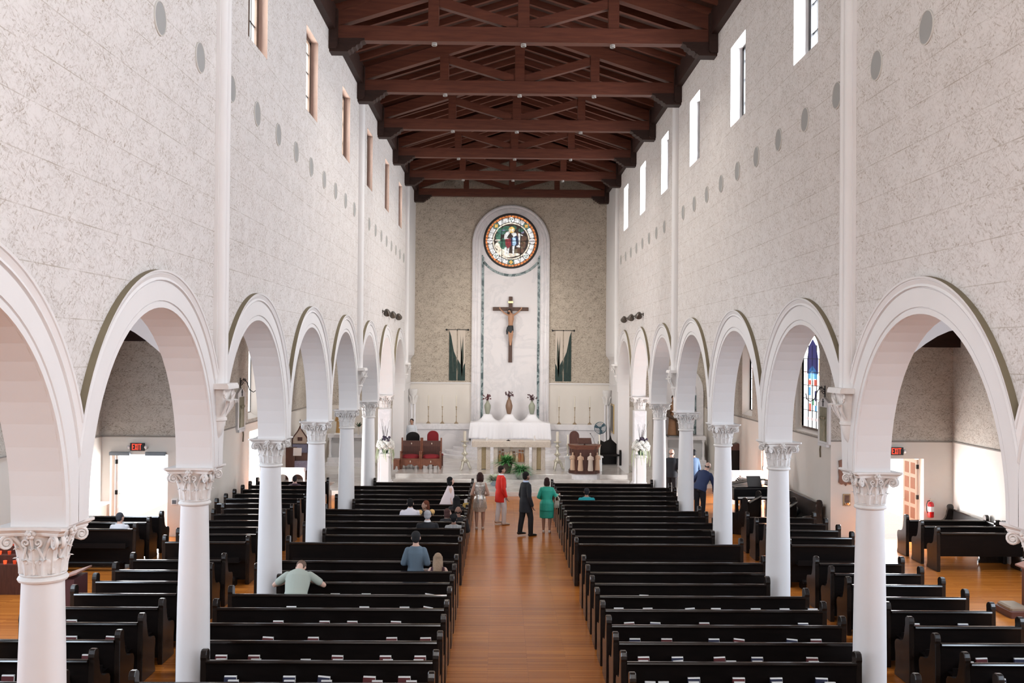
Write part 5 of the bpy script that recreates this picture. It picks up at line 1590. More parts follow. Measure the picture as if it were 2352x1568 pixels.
# porch wall panel with window recess, seen edge on next to the bright door
t = thing('wood_radiator_case', 'low brown wooden case along the bright porch wall beside the corner', 'wall case', (TL + .02, 26.2, 0))
b = MB(); b.box(0, .22, -.9, 1.1, 0, .92); b.build('body', simple('brown_case', (.22, .12, .085), .5, noise=.2), t)
b = MB(); b.bbox(-.01, .28, -.95, 1.15, .92, .97, .01); b.build('top', M['white'], t)
t = thing('folded_cloth', 'white folded cloth lying on the slat-backed porch pew', 'cloth', (11.45, 25.9, .48), .2)
b = MB(); b.bbox(-.25, .25, -.3, .3, -.01, .05, .02); b.bbox(-.2, .22, -.26, .24, .05, .09, .02); b.build('folds', M['white'], t)

# ------------------------------------------------------------------ aisle windows: leaded coloured lights
SG = {n: glow('aisle_glass_' + n, c, s) for n, c, s in (('clear', (.97, .98, 1.0), 2.2), ('navy', (.035, .035, .16), .8), ('azure', (.12, .42, .72), 1.0), ('sky', (.62, .82, .97), 1.1), ('red', (.72, .13, .09), .9), ('amber', (.95, .66, .30), 1.0), ('rose', (.95, .66, .66), 1.1), ('green', (.12, .36, .22), .8))}
def aisle_window(idx, s, y, dep=.30, g=1.0):
    x = (XL if s < 0 else XR) + s * dep
    hw = .62 * g
    y0, y1, z0, zs = y - hw, y + hw, 2.95 if g > 1 else 3.05, 5.0
    fr = MB()
    for a, b in ((y0 - .06, y0), (y1, y1 + .06)): fr.box(x - .03, x + .03, a, b, z0 - .05, 5.72)
    fr.box(x - .03, x + .03, y0, y1, z0 - .06, z0)
    o = struct('window_%d' % idx, fr, M['window_frame'])
    # pointed head: masonry left and right of the arch
    sp = MB()
    for q in (-1, 1):
        pts = [(y + q * (hw + .5), zs)] + [(y + q * (hw - hw * (i / 10) ** 1.25), zs + .74 * sin(pi / 2 * (i / 10) ** .8)) for i in range(11)] + [(y, 5.82), (y + q * (hw + .5), 5.82)]
        pts = pts[:1] + pts[1:]
        pts2 = [(y + q * hw, 2.8), (y + q * (hw + .5), 2.8), (y + q * (hw + .5), zs), (y + q * hw, zs)]
        sp.prism(pts2, 'x', x - .03, x + .03)
        sp.prism(pts, 'x', x - .05, x + .05)
    sp.build('arch_head', M['stone_aisle'], o)
    pane = MB(); pane.box(x + .012, x + .02, y0, y1, z0, 5.72); pane.build('clear_glass', SG['clear'], o)
    def patch(nm, mat, poly): 
        m_ = MB(); m_.prism([(y + (a - y) * g, c) for a, c in poly], 'x', x - .004 if s > 0 else x + .0, x + .008); m_.build(nm, SG[mat], o)
    patch('canopy_glass', 'navy', [(y - .36, 4.55), (y + .36, 4.55), (y + .36, 5.0), (y + .22, 5.4), (y, 5.58), (y - .22, 5.4), (y - .36, 5.0)])
    patch('halo_glass', 'azure', [(y - .3, 4.40), (y + .3, 4.40), (y + .3, 4.62), (y, 4.8), (y - .3, 4.62)])
    patch('face_glass', 'sky', [(y - .12, 4.36), (y + .12, 4.36), (y + .12, 4.58), (y, 4.66), (y - .12, 4.58)])
    for (a, b, c, d, m_) in ((-.3, -.12, 4.2, 4.38, 'red'), (.1, .3, 4.22, 4.36, 'red'), (-.26, -.16, 3.75, 4.05, 'navy'), (.12, .24, 3.9, 4.15, 'azure'), (-.1, .02, 3.62, 3.8, 'green'), (.1, .22, 3.42, 3.66, 'red'), (-.28, -.18, 3.45, 3.62, 'azure'), (-.5, .5, 3.16, 3.24, 'rose'), (-.52, -.42, 4.5, 5.0, 'amber'), (.42, .52, 4.4, 4.9, 'rose')):
        patch('coloured_piece', m_, [(y + a, c), (y + b, c), (y + b, d), (y + a, d)])
    ld = MB()
    for q in (-.38, 0, .38): ld.box(x - .012, x + .012, y + q - .009, y + q + .009, z0, 5.4)
    for z in (3.45, 3.8, 4.2, 4.6, 5.0): ld.box(x - .012, x + .012, y0, y1, z - .009, z + .009)
    ld.build('leading', M['frame_black'], o)
    return o
aisle_window(50, 1, 29.62, .15, 1.4); aisle_window(51, -1, 29.3); aisle_window(52, -1, 33.4); aisle_window(53, 1, 36.85); aisle_window(54, -1, 38.15)

def station(s, y, lab):
    x = XL if s < 0 else XR
    t = thing('station_relief', lab, 'relief', (x, y, 3.15), 0, 'reliefs on the aisle walls')
    q = -s
    bx = lambda b, d0, d1, a, b2, c, d: b.box(min(q * d0, q * d1), max(q * d0, q * d1), a, b2, c, d)
    b = MB(); bx(b, 0, .07, -.46, .46, -.52, .62); bx(b, 0, .10, -.38, .38, -.60, -.52); b.prism([(-.46, .62), (.46, .62), (.2, .72), (0, .78), (-.2, .72)], 'x', min(0, q * .07), max(0, q * .07)); b.build('frame', M['plaster'], t)
    b = MB(); bx(b, .07, .075, -.30, .30, -.46, .50); pn = b.build('picture', simple('relief_paint', (.26, .24, .16), .6, noise=.5, scale=5), t)
    random.seed(int(y * 10)); b = MB()
    for k in range(3):
        yy = -.16 + .16 * k; b.loft([(q * .08, yy, -.44, .03, .07), (q * .085, yy, -.1, .028, .06), (q * .08, yy + .02, .12, .025, .045)], 10); b.ball((q * .09, yy + .02, .2), .045, 8, 6)
    b.build('carved_figures', simple('relief_figures', (.42, .38, .27), .6, noise=.3), t, 60)
    b = MB(); bx(b, .07, .09, -.015, .015, .52, .74); bx(b, .07, .09, -.06, .06, .64, .67); b.build('cross', M['frame_black'], t)
    b = MB(); b.tube([(q * .02, .34, -.52), (q * .03, .40, -.72), (q * .02, .40, -.95)], .02, 6); b.build('cord', M['dust'], t)
    u = thing('lamp_bracket', 'black wrought-iron scroll bracket above the relief, ' + lab.split(',')[-1].strip(), 'bracket', (x, y + .05, 4.05), 0, 'wrought-iron brackets')
    b = MB()
    pts = [(q * .02, 0, .1), (q * .12, 0, .16), (q * .22, 0, .05), (q * .3, 0, -.18), (q * .42, 0, -.25), (q * .52, 0, -.18), (q * .55, 0, -.02)]
    b.tube(pts, .014, 6)
    b.tube([(q * .04 + q * .07 * (1 - i / 20) * cos(i * .6), 0, .02 + .08 * (1 - i / 20) * sin(i * .6)) for i in range(18)], .012, 6)
    b.tube([(q * .14 + q * .06 * (1 - i / 20) * cos(i * .6 + 2), 0, .14 + .06 * (1 - i / 20) * sin(i * .6 + 2)) for i in range(18)], .010, 6)
    b.box(min(0, q * .02), max(0, q * .02), -.04, .04, -.2, .2); b.build('scrolls', M['frame_black'], u, 50)
station(1, 27.95, 'framed relief picture on the aisle wall, next to the coloured window')
station(-1, 31.6, 'framed relief picture on the aisle wall, between two bright windows')

# ------------------------------------------------------------------ aisle ends: side altars, rails, furniture
def side_altar(cx, s, lab):
    t = thing('side_altar', lab, 'side altar', (cx, 43.3, .16))
    b = MB(); b.bbox(-.95, .95, -.35, .62, 0, .18, .02); b.bbox(-.90, .90, -.25, .62, .18, .36, .02); b.build('step', M['marble_white'], t)
    b = MB(); b.box(-.82, .82, .0, .55, .36, 1.22); b.build('front', simple('grey_marble', (.52, .52, .53), .4, noise=.12, scale=3), t)
    b = MB(); b.bbox(-.92, .92, -.14, .60, 1.22, 1.38, .03); b.build('table_top', M['marble_white'], t)
    for x in (-.80, 0, .80):
        b = MB(); b.lathe([(.075, .36), (.075, .44), (.05, .5), (.06, .85), (.045, 1.08), (.075, 1.16), (.08, 1.22)], (x, -.06, 0), 16); b.build('balustrade_column', M['marble_white'], t, 50)
    return t
side_altar(7.6, 1, 'white marble side altar beneath the brown-robed statue')
side_altar(-7.0, -1, 'white marble side altar with grey panels beyond the shrine')
t = thing('niche_surround', 'tall white arched surround behind the brown-robed statue', 'niche', (7.4, 43.95, 0))
b = MB()
def arch_strip(b, r0, r1, zc, y0, y1, zb_):
    p0 = [(-r0, zb_)] + [(-r0 * cos(pi * i / 24), zc + r0 * 1.15 * sin(pi * i / 24)) for i in range(25)] + [(r0, zb_)]
    p1 = [(-r1, zb_)] + [(-r1 * cos(pi * i / 24), zc + r1 * 1.15 * sin(pi * i / 24)) for i in range(25)] + [(r1, zb_)]
    n = len(p0); vs = [(x, y0, z) for x, z in p0] + [(x, y0, z) for x, z in p1] + [(x, y1, z) for x, z in p1] + [(x, y1, z) for x, z in p0]
    b.add(vs, [(q * n + j, q * n + j + 1, ((q + 1) % 4) * n + j + 1, ((q + 1) % 4) * n + j) for q in range(4) for j in range(n - 1)])
arch_strip(b, .80, 1.10, 3.4, -.18, .04, 1.55); b.build('arch', M['marble_white'], t, 40)
b = MB(); b.add([(-.8, -.01, 1.55)] + [(-.8 * cos(pi * i / 24), -.01, 3.4 + .92 * sin(pi * i / 24)) for i in range(25)] + [(.8, -.01, 1.55)], [tuple(range(27))]); b.build('niche_back', M['marble'], t)
for s in (-1, 1):
    b = MB(); b.box(s * .74 - .06, s * .74 + .06, -.1, -.02, 1.6, 3.3); b.build('inlay_strip', M['marble_green'], t)
t = thing('saint_statue', 'brown-robed statue of a bearded saint holding a child on the side altar', 'statue', (7.08, 43.15, 1.54))
b = MB(); robed(b, 1.72, 0, 0, .04); b.tube([(-.16, -.02, 1.25), (-.36, -.08, 1.38), (-.38, -.10, 1.62)], [.06, .05, .035], 8); remesh(b, 'robe', simple('statue_robe', (.24, .12, .055), .5, noise=.3, scale=5), t, .018, 2)
b = MB(); b.tube([(-.22, -.1, 1.35), (-.26, -.17, .9), (.1, -.26, .75), (.27, -.15, 1.0), (.24, .02, 1.35)], [.08, .10, .09, .09, .07], 10); b.tube([(.14, -.22, 1.0), (.12, -.24, .5), (.14, -.22, .1)], [.06, .07, .06], 8); b.build('mantle', simple('statue_mantle', (.085, .05, .03), .5), t, 60)
b = MB(); b.ball((0, -.03, 1.63), (.085, .10, .125), 12, 9); b.ball((.16, -.26, 1.24), .06); b.loft([(.15, -.24, .95, .07, .06), (.15, -.24, 1.08, .07, .06), (.16, -.25, 1.19, .04, .04)], 12); b.build('head_and_child', simple('statue_flesh', (.50, .30, .20), .5), t, 60)
b = MB(); b.ball((0, .01, 1.69), (.105, .11, .095), 12, 9); b.ball((0, -.11, 1.55), (.06, .04, .07)); b.build('hair_and_beard', simple('statue_hair', (.06, .032, .02), .6), t, 60)
b = MB(); b.tube([(-.36, -.11, .9), (-.38, -.10, 1.78)], .014, 6); b.build('staff', M['frame_black'], t)
b = MB(); b.bbox(-.30, .30, -.26, .24, -.02, .06, .02); b.build('base', M['black'], t)
t = thing('flower_bunch', 'white flowers in a dark pot at the feet of the brown statue', 'flowers', (7.5, 42.98, 1.54))
b = MB(); b.lathe([(.09, 0), (.12, .1), (.10, .12)], n=14); b.build('pot', M['black'], t, 50)
for k in range(7): put('white_bloom', BLM, t, (.11 * cos(k * 1.3) * (k > 0), -.05 + .08 * sin(k * 1.3), .2 + .04 * (k % 3)))
t = thing('gold_statue', 'gold-robed statue mostly hidden behind the column capital', 'statue', (-7.40, 43.15, 1.54))
b = MB(); robed(b, .95); b.build('robe', simple('gold_robe', (.50, .30, .12), .45, .3), t, 60)
b = MB(); b.bbox(-.2, .2, -.18, .18, -.01, .05, .01); b.build('base', M['white'], t)
t = thing('flower_vase', 'slim glass vase with one dark-leaved spray on the side altar', 'vase', (-6.55, 43.1, 1.54))
b = MB(); b.lathe([(.05, 0), (.035, .03), (.03, .25), (.045, .34), (.035, .33)], n=14); b.build('vase_body', M['silver'], t, 50)
b = MB(); blade_plant(b, (0, 0, .3), 26, .26, 1.0, .2, 77, .025); b.build('leaves', M['leaf_dk'], t)
b = MB(); b.lathe([(.05, 0), (.03, .02), (.02, .3), (.06, .34), (.05, .34)], n=14); o = b.build('candle_holder', M['silver'], None, 50, (-6.78, 43.1, 1.54)); tag(o, 'small metal candle holder next to the slim glass vase', 'candle holder')

def rail(x0, x1, y, lab):
    t = thing('communion_rail', lab, 'rail', (0, y, 0), 0, 'white rails across the side aisles')
    b = MB(); b.bbox(x0, x1, -.12, .12, 1.02, 1.14, .015); b.build('top', M['marble_white'], t)
    n = max(1, int(round((x1 - x0) / .52))); w = (x1 - x0) / n
    b = MB()
    for y_ in (-.07, .07):
        for k in range(n):
            a = x0 + k * w; c = a + w / 2; r = w * .40
            top = [(c - r * cos(pi * i / 14), .73 + r * sin(pi * i / 14)) for i in range(15)]
            full = [(c - r, 0)] + top + [(c + r, 0)]
            for (xa, za), (xb_, zb2) in zip(full, full[1:]):
                if xb_ - xa > 1e-6: b.quad((xa, y_, za), (xb_, y_, zb2), (xb_, y_, 1.02), (xa, y_, 1.02))
            b.quad((a, y_, 0), (c - r, y_, 0), (c - r, y_, 1.02), (a, y_, 1.02)); b.quad((c + r, y_, 0), (a + w, y_, 0), (a + w, y_, 1.02), (c + r, y_, 1.02))
            if y_ < 0:
                for (xa, za), (xb_, zb2) in zip(full, full[1:]): b.quad((xa, -.07, za), (xb_, -.07, zb2), (xb_, .07, zb2), (xa, .07, za))
    for xx in (x0, x1): b.quad((xx, -.07, 0), (xx, .07, 0), (xx, .07, 1.02), (xx, -.07, 1.02))
    b.build('arcade', M['marble_white'], t)
rail(-8.55, -7.08, 34.0, 'white marble rail with round arches in front of the shrine')
rail(7.0, 8.55, 34.0, 'white marble rail with round arches behind the piano')

M['shrine_face'] = simple('cream_shrine_face', (.66, .54, .44), .6); M['banner_blue'] = simple('blue_patterned_cloth', (.30, .29, .40), .8, noise=.45, scale=14)
t = thing('shrine', 'pointed dark-framed shrine with cream face and blue cloth, carved-seats side aisle', 'shrine', (-8.37, 39.6, 0))
og = [(-.30, 1.45), (-.30, 1.62)] + [(-.30 + .30 * q, 1.62 + .42 * q ** .8 + .12 * q ** 6) for q in [i / 10 for i in range(1, 11)]]
og = og + [(-x, z) for x, z in reversed(og[:-1])]
b = MB(); b.prism(og, 'y', -.02, .05); b.build('face', M['shrine_face'], t)
b = MB(); b.tube([(x, -.03, z) for x, z in og], .022, 6); b.tube([(0, -.02, 2.1), (0, -.02, 2.42)], .012, 6); b.box(-.05, .05, -.03, -.01, 2.32, 2.345); b.tube([(.33, 0, .5), (.33, 0, 1.75)], .035, 8); b.build('frame', M['oak_dark'], t)
b = MB(); b.box(-.09, .09, -.04, -.02, 1.56, 1.70); b.build('small_picture', M['oak_dark'], t)
b = MB(); b.box(-.29, .29, -.04, .04, .72, 1.42); b.build('hanging_cloth', M['banner_blue'], t)
b = MB(); b.box(-.32, .34, .0, .12, .16, 1.45); b.build('back_board', M['oak_dark'], t)
t = thing('kneeling_desk', 'dark brown cabinet with an open white book in front of the shrine', 'cabinet', (-8.35, 38.7, .16))
b = MB(); b.bbox(-.42, .0, -.2, .2, 0, 1.22, .01); b.bbox(.0, .58, -.1, .22, 0, 1.0, .01); b.build('body', M['oak_dark'], t)
b = MB(); b.prism([(-.24, .92), (-.20, 1.22), (-.18, 1.22), (-.22, .92)], 'x', -.06, .26); b.build('open_book', M['page'], t)
b = MB(); b.box(.0, .56, -.24, -.1, .36, .72); b.box(.02, .54, -.25, -.24, .56, .66); b.build('patterned_cloth', M['banner_blue'], t)
t = thing('confessional', 'tall dark wooden carved seat-back standing against the aisle wall by the piano', 'confessional', (8.50, 38.2, 0))
b = MB(); b.prism([(-.42, 0), (-.42, 1.62), (-.30, 1.80), (-.24, 1.72), (-.10, 1.66), (.06, 1.68), (.16, 1.72), (.30, 1.58), (.36, 1.5), (.36, 0)], 'y', -.2, .2); b.build('body', M['oak_dark'], t)
b = MB(); b.box(-.34, .28, -.23, -.2, .3, 1.45); b.build('panel', M['pew'], t)

# black piano with stool gear, keyboard stand and music
t = thing('grand_piano', 'shiny black piano beyond the angled choir pews', 'piano', (7.35, 31.4, 0), .12)
b = MB(); b.bbox(-.62, .62, -.55, .55, .60, .96, .02); b.build('case', M['black'], t)
b = MB(); b.prism([(-.55, .96), (.5, .96), (.55, 1.0), (-.55, 1.0)], 'y', -.5, .5); b.prism([(-.5, 1.0), (.45, 1.12), (.45, 1.14), (-.5, 1.02)], 'y', .1, .5); b.build('lid', M['black'], t)
for x, y in ((-.5, -.45), (.5, -.45), (0, .45)):
    b = MB(); b.bbox(x - .05, x + .05, y - .05, y + .05, 0, .6, .01); b.build('leg', M['black'], t)
b = MB(); b.box(-.5, .5, -.62, -.5, .66, .70)
b.build('keyboard', M['page'], t)
b = MB(); b.prism([(-.36, 1.0), (-.2, 1.3), (-.18, 1.3), (-.34, 1.0)], 'x', -.1, .35); b.build('music_stand', M['black'], t)
t = thing('keyboard_shelf', 'dark music shelf stacked with papers beside the rail', 'shelf', (7.95, 32.7, 0))
for z in (.72, .88, 1.03):
    b = MB(); b.box(-.5, .42, -.2, .2, z - .03, z); b.build('shelf_board', M['black'], t)
for x in (-.45, .38):
    b = MB(); b.box(x - .03, x + .03, -.2, .2, 0, 1.0); b.build('side_panel', M['black'], t)
b = MB(); b.box(-.1, .3, -.15, .15, 1.03, 1.05); b.build('papers', M['page'], t)
t = thing('rail_fan', 'pale round fan resting against the white rail by the piano', 'fan', (7.72, 33.75, 0))
b = MB()
for q in (1, .66, .33): b.tube([(.17 * q * cos(a), 0, .98 + .17 * q * sin(a)) for a in [2 * pi * i / 24 for i in range(25)]], .006, 5)
b.lathe([(.05, 0), (.05, .05)], (0, 0, .96), 10); b.build('cage', M['fan_white'], t, 50)
b = MB(); b.tube([(0, .03, 0), (0, .03, .85)], .015, 6); b.lathe([(.16, 0), (.16, .02), (.02, .04)], (0, .03, 0), 14); b.build('stand', M['fan_white'], t, 50)
t = thing('folded_coat', 'tan and black coat heaped on the pew along the aisle wall', 'coat', (8.05, 28.9, .47))
b = MB(); b.ball((0, 0, .12), (.22, .34, .16), 14, 10); b.build('dark_cloth', M['black'], t, 60)
b = MB(); b.tube([(-.10, .32, .05), (-.12, .25, .22), (-.08, .0, .29), (-.02, -.25, .24)], [.06, .075, .08, .05], 8); b.build('tan_collar', simple('tan_cloth', (.40, .28, .20), .9), t, 60)

# kneelers, music desk and boxes near the gallery end
M['burgundy'] = simple('burgundy_panel', (.075, .022, .026), .5)
def kneel(x, y, lab, rz, mat):
    t = thing('prayer_desk', lab, 'prayer desk', (x, y, 0), rz)
    b = MB(); b.box(-.30, .30, .22, .40, 0, .92); b.build('front_panel', mat, t)
    b = MB(); b.prism([(.10, .90), (.46, 1.02), (.46, 1.05), (.10, .93)], 'x', -.34, .34); b.build('sloping_top', simple('prayer_desk_top', (.34, .17, .13), .35), t)
    b = MB(); b.bbox(-.32, .32, -.32, .10, .0, .14, .02); b.build('kneeling_step', mat, t)
    b = MB(); b.bbox(-.28, .28, -.30, .06, .14, .21, .03); b.build('pad', simple('tan_pad', (.33, .25, .18), .8), t)
kneel(-8.62, 18.6, 'burgundy prayer desk with kneeling pad beyond the first column, carved-seats side', radians(-90), M['burgundy'])
kneel(9.85, 19.7, 'reddish prayer desk with kneeling pad in the porch on the lectern side', radians(-90), simple('reddish_panel', (.13, .05, .038), .45))
t = thing('votive_stand', 'dark votive stand with small red lights along the porch wall', 'votive stand', (-10.8, 21.2, 0))
b = MB()
for k in range(4): b.box(-.7, .7, -.3 + .18 * k, -.1 + .18 * k, 0, .62 + .16 * k)
b.build('tiers', M['oak_dark'], t)
for k in range(4):
    for q in range(7):
        b = MB(); b.lathe([(.03, 0), (.038, .07), (.03, .07)], n=10); b.build('votive_light', glow('votive_red_%d%d' % (k, q), (.75, .07, .02), .5 if (q + k) % 3 else 1.6), t, 50, (-.6 + .2 * q, -.2 + .18 * k, .62 + .16 * k))
# ------------------------------------------------------------------ people
_mc = {}
def cloth(col, rough=.8, **k):
    key = (col, rough, tuple(sorted(k.items())))
    if key not in _mc: _mc[key] = simple('cloth_%d' % len(_mc), col, rough, **k)
    return _mc[key]
HAIRM = {}
def hairmat(col):
    if col not in HAIRM: HAIRM[col] = simple('hair_%d' % len(HAIRM), col, .75, spec=.2, noise=.35, scale=40)
    return HAIRM[col]

def person(label, x, y, rz, H, pose='stand', z=0.0, skin='fair', hair=('short', (.02, .015, .012)), top=None, bottom=None, shoes=None, collar=None, tie=None,
           lean=0.0, side=0.0, head_yaw=0.0, head_pitch=0.0, arms=None, female=False, wide=1.0, stride=0.0, vox=.0115):
    """top=(colour, hem below hip in H, sleeve 0..1, flare, extra noise); bottom=('pants'|'skirt', colour, hem z in H)"""
    t = thing('person', label, 'person', (x, y, z), rz)
    hz = {'stand': .525 * H, 'seat': .47 + .01, 'kneel': .22 + .285 * H}[pose]
    sw = (.092 if female else .105) * H * wide
    U = Matrix.Translation((0, 0, hz)) @ Matrix.Rotation(-lean, 4, 'X') @ Matrix.Rotation(side, 4, 'Y') @ Matrix.Translation((0, 0, -hz))
    neck = Vector((0, -.005 * H, hz + .325 * H)); headc = Vector((0, .012 * H, hz + .408 * H))
    HM = U @ Matrix.Translation(neck) @ Matrix.Rotation(head_yaw, 4, 'Z') @ Matrix.Rotation(-head_pitch, 4, 'X') @ Matrix.Translation(-neck)
    shz = hz + .285 * H
    # arms: default hanging, elbows slightly bent
    A = {}
    for s, k in ((-1, 'L'), (1, 'R')):
        sh = U @ Vector((s * sw * .92, 0, shz - .014 * H))
        if arms and k in arms: el, wr = Vector(arms[k][0]), Vector(arms[k][1])
        elif pose == 'stand':
            el = U @ Vector((s * (sw + .035 * H), -.015 * H, shz - .185 * H)); wr = U @ Vector((s * (sw + .03 * H), .045 * H, shz - .33 * H))
        else:
            el = U @ Vector((s * (sw + .03 * H), .02 * H, shz - .18 * H)); wr = U @ Vector((s * sw * .5, .17 * H, shz - .24 * H))
        A[k] = (sh, el, wr)
    # legs
    LG = {}
    for s, k in ((-1, 'L'), (1, 'R')):
        hp = Vector((s * .052 * H * (1.1 if female else 1), 0, hz))
        if pose == 'stand':
            f = s * stride
            LG[k] = (hp, Vector((s * .058 * H, .012 * H + f * .11 * H, .285 * H)), Vector((s * .055 * H, -.01 * H + f * .16 * H, .048 * H + (.02 * H if f < 0 else 0))))
        elif pose == 'seat':
            LG[k] = (hp, Vector((s * .075 * H, .265 * H, .50)), Vector((s * .075 * H, .26 * H, .08)))
        else:
            LG[k] = (hp, Vector((s * .06 * H, .05 * H, .27)), Vector((s * .06 * H, -.22 * H, .12)))
    b = MB()
    # torso and neck
    st = len(b.v)
    b.loft([(0, 0, hz - .055 * H, .060 * H, .055 * H), (0, -.005 * H, hz, .094 * H, .066 * H), (0, 0, hz + .08 * H, .082 * H, .056 * H), (0, .004 * H, hz + .18 * H, .096 * H, .062 * H), (0, 0, hz + .25 * H, .104 * H, .058 * H), (0, 0, hz + .295 * H, .088 * H, .046 * H), (0, -.003 * H, hz + .325 * H, .042 * H, .036 * H)], 18)
    capsule(b, [(0, -.005 * H, hz + .30 * H), (0, .004 * H, hz + .37 * H)], [.034 * H, .031 * H])
    b.xf(U, st)
    st = len(b.v)   # head: skull, jaw, nose, ears, brow, lips
    hx, hy, hzz = headc
    b.ball((hx, hy - .008 * H, hzz + .012 * H), (.045 * H, .055 * H, .058 * H), 16, 12)
    b.ball((hx, hy + .012 * H, hzz - .018 * H), (.037 * H, .043 * H, .048 * H), 14, 10)
    b.ball((hx, hy + .035 * H, hzz - .052 * H), (.018 * H, .014 * H, .013 * H), 10, 8)
    b.tube([(hx, hy + .048 * H, hzz + .012 * H), (hx, hy + .062 * H, hzz - .012 * H)], [.007 * H, .011 * H], 8)
    b.ball((hx, hy + .060 * H, hzz - .013 * H), .010 * H, 8, 6)
    b.tube([(hx - .016 * H, hy + .048 * H, hzz - .032 * H), (hx, hy + .053 * H, hzz - .031 * H), (hx + .016 * H, hy + .048 * H, hzz - .032 * H)], .006 * H, 6)
    for s in (-1, 1):
        b.ball((hx + s * .046 * H, hy - .004 * H, hzz - .006 * H), (.008 * H, .014 * H, .021 * H), 8, 6)
        b.tube([(hx + s * .008 * H, hy + .049 * H, hzz + .020 * H), (hx + s * .028 * H, hy + .043 * H, hzz + .019 * H)], .006 * H, 6)
    b.xf(HM, st)
    for s, k in ((-1, 'L'), (1, 'R')):
        sh, el, wr = A[k]
        capsule(b, [sh, sh.lerp(el, .5), el], [.033 * H, .030 * H, .025 * H]); capsule(b, [el, el.lerp(wr, .4), wr], [.024 * H, .024 * H, .016 * H])
        d = (wr - el).normalized(); up = Vector((0, 0, 1)); sx = d.cross(Vector((0, 1, 0)))
        sx = (sx if sx.length > .2 else d.cross(Vector((1, 0, 0)))).normalized(); n_ = sx.cross(d).normalized()
        L = .05 * H; pc = wr + d * L * .55
        b.tube([wr, wr + d * L * .5, wr + d * L], [(.016 * H, .012 * H), (.024 * H, .012 * H), (.023 * H, .010 * H)], 10, up=n_)
        for q in range(4):
            o_ = sx * ((q - 1.5) * .0125 * H); f = [.9, 1.0, .95, .78][q] * .046 * H
            p0 = wr + d * L * .95 + o_; p1 = p0 + d * f * .5 + n_ * .006 * H; p2 = p1 + d * f * .42 + n_ * .014 * H
            b.tube([p0, p1, p2], [.0062 * H, .0058 * H, .0045 * H], 7)
        th = wr + d * L * .35 - sx * (.02 * H * s)
        b.tube([th, th - sx * (.016 * H * s) + d * .016 * H, th - sx * (.02 * H * s) + d * .034 * H + n_ * .006 * H], [.0075 * H, .0068 * H, .005 * H], 7)
        hp, kn, an = LG[k]
        capsule(b, [hp, hp.lerp(kn, .45), kn], [.058 * H, .052 * H, .034 * H]); capsule(b, [kn, kn.lerp(an, .3), an], [.033 * H, .034 * H, .020 * H])
        b.tube([an + Vector((0, -.025 * H, -.03 * H)), an + Vector((0, .03 * H, -.028 * H)), an + Vector((0, .095 * H, -.036 * H))], [(.022 * H, .022 * H), (.026 * H, .02 * H), (.022 * H, .010 * H)], 10)
    remesh(b, 'body', SKIN[skin], t, vox, 3)
    # eyes
    e = MB()
    for s in (-1, 1): e.ball((hx + s * .019 * H, hy + .0475 * H, hzz + .008 * H), (.006 * H, .003 * H, .0035 * H), 8, 6)
    e.xf(HM); e.build('eyes', M['black'], t, 60)
    # top garment
    if top:
        col, hem, slv, flare = top[:4]; mat = top[4] if len(top) > 4 else cloth(col)
        g = MB(); st = len(g.v); w_ = wide
        secs = [(0, -.003 * H, hz - hem * H, (.100 + flare) * H * w_, (.088 + flare * .9) * H), (0, 0, hz + .02 * H, (.104 + flare * .6) * H * w_, (.090 + flare * .5) * H), (0, .0, hz + .09 * H, (.096 if not female else .086) * H * w_, .080 * H), (0, .004 * H, hz + .18 * H, .106 * H * w_, .082 * H),
                (0, 0, hz + .25 * H, .108 * H * w_, .076 * H), (0, -.002 * H, hz + .295 * H, 0.094 * H * w_, .058 * H), (0, -.005 * H, hz + .322 * H, .052 * H, .046 * H)]
        g.loft(secs, 22); g.xf(U, st)
        if slv > 0:
            for k in 'LR':
                sh, el, wr = A[k]
                ext = .008 * H
                if slv <= .5:
                    e_ = sh.lerp(el, slv * 2); capsule(g, [sh, sh.lerp(e_, .5), e_], [.038 * H, .040 * H, .038 * H])
                else:
                    capsule(g, [sh, sh.lerp(el, .5), el], [.038 * H, .038 * H, .033 * H]); w2 = el.lerp(wr, (slv - .5) * 2); capsule(g, [el, el.lerp(w2, .5), w2], [.034 * H, .031 * H, .027 * H])
        remesh(g, 'top', mat, t, .0105, 3)
    if collar:
        g = MB(); st = len(g.v); g.loft([(0, -.004 * H, hz + .315 * H, .05 * H, .046 * H), (0, -.002 * H, hz + .345 * H, .040 * H, .038 * H)], 18)
        g.loft([(0, .064 * H, hz + .20 * H, .012 * H, .014 * H), (0, .050 * H, hz + .29 * H, .030 * H, .022 * H), (0, .034 * H, hz + .32 * H, .026 * H, .016 * H)], 12); g.xf(U, st); g.build('shirt_collar', cloth(collar), t, 50)
    if tie:
        g = MB(); g.tube([(0, .050 * H, hz + .315 * H), (0, .078 * H, hz + .24 * H), (0, .082 * H, hz + .10 * H)], [.012 * H, .014 * H, .018 * H], 6); g.xf(U); g.build('tie', cloth(tie), t, 50)
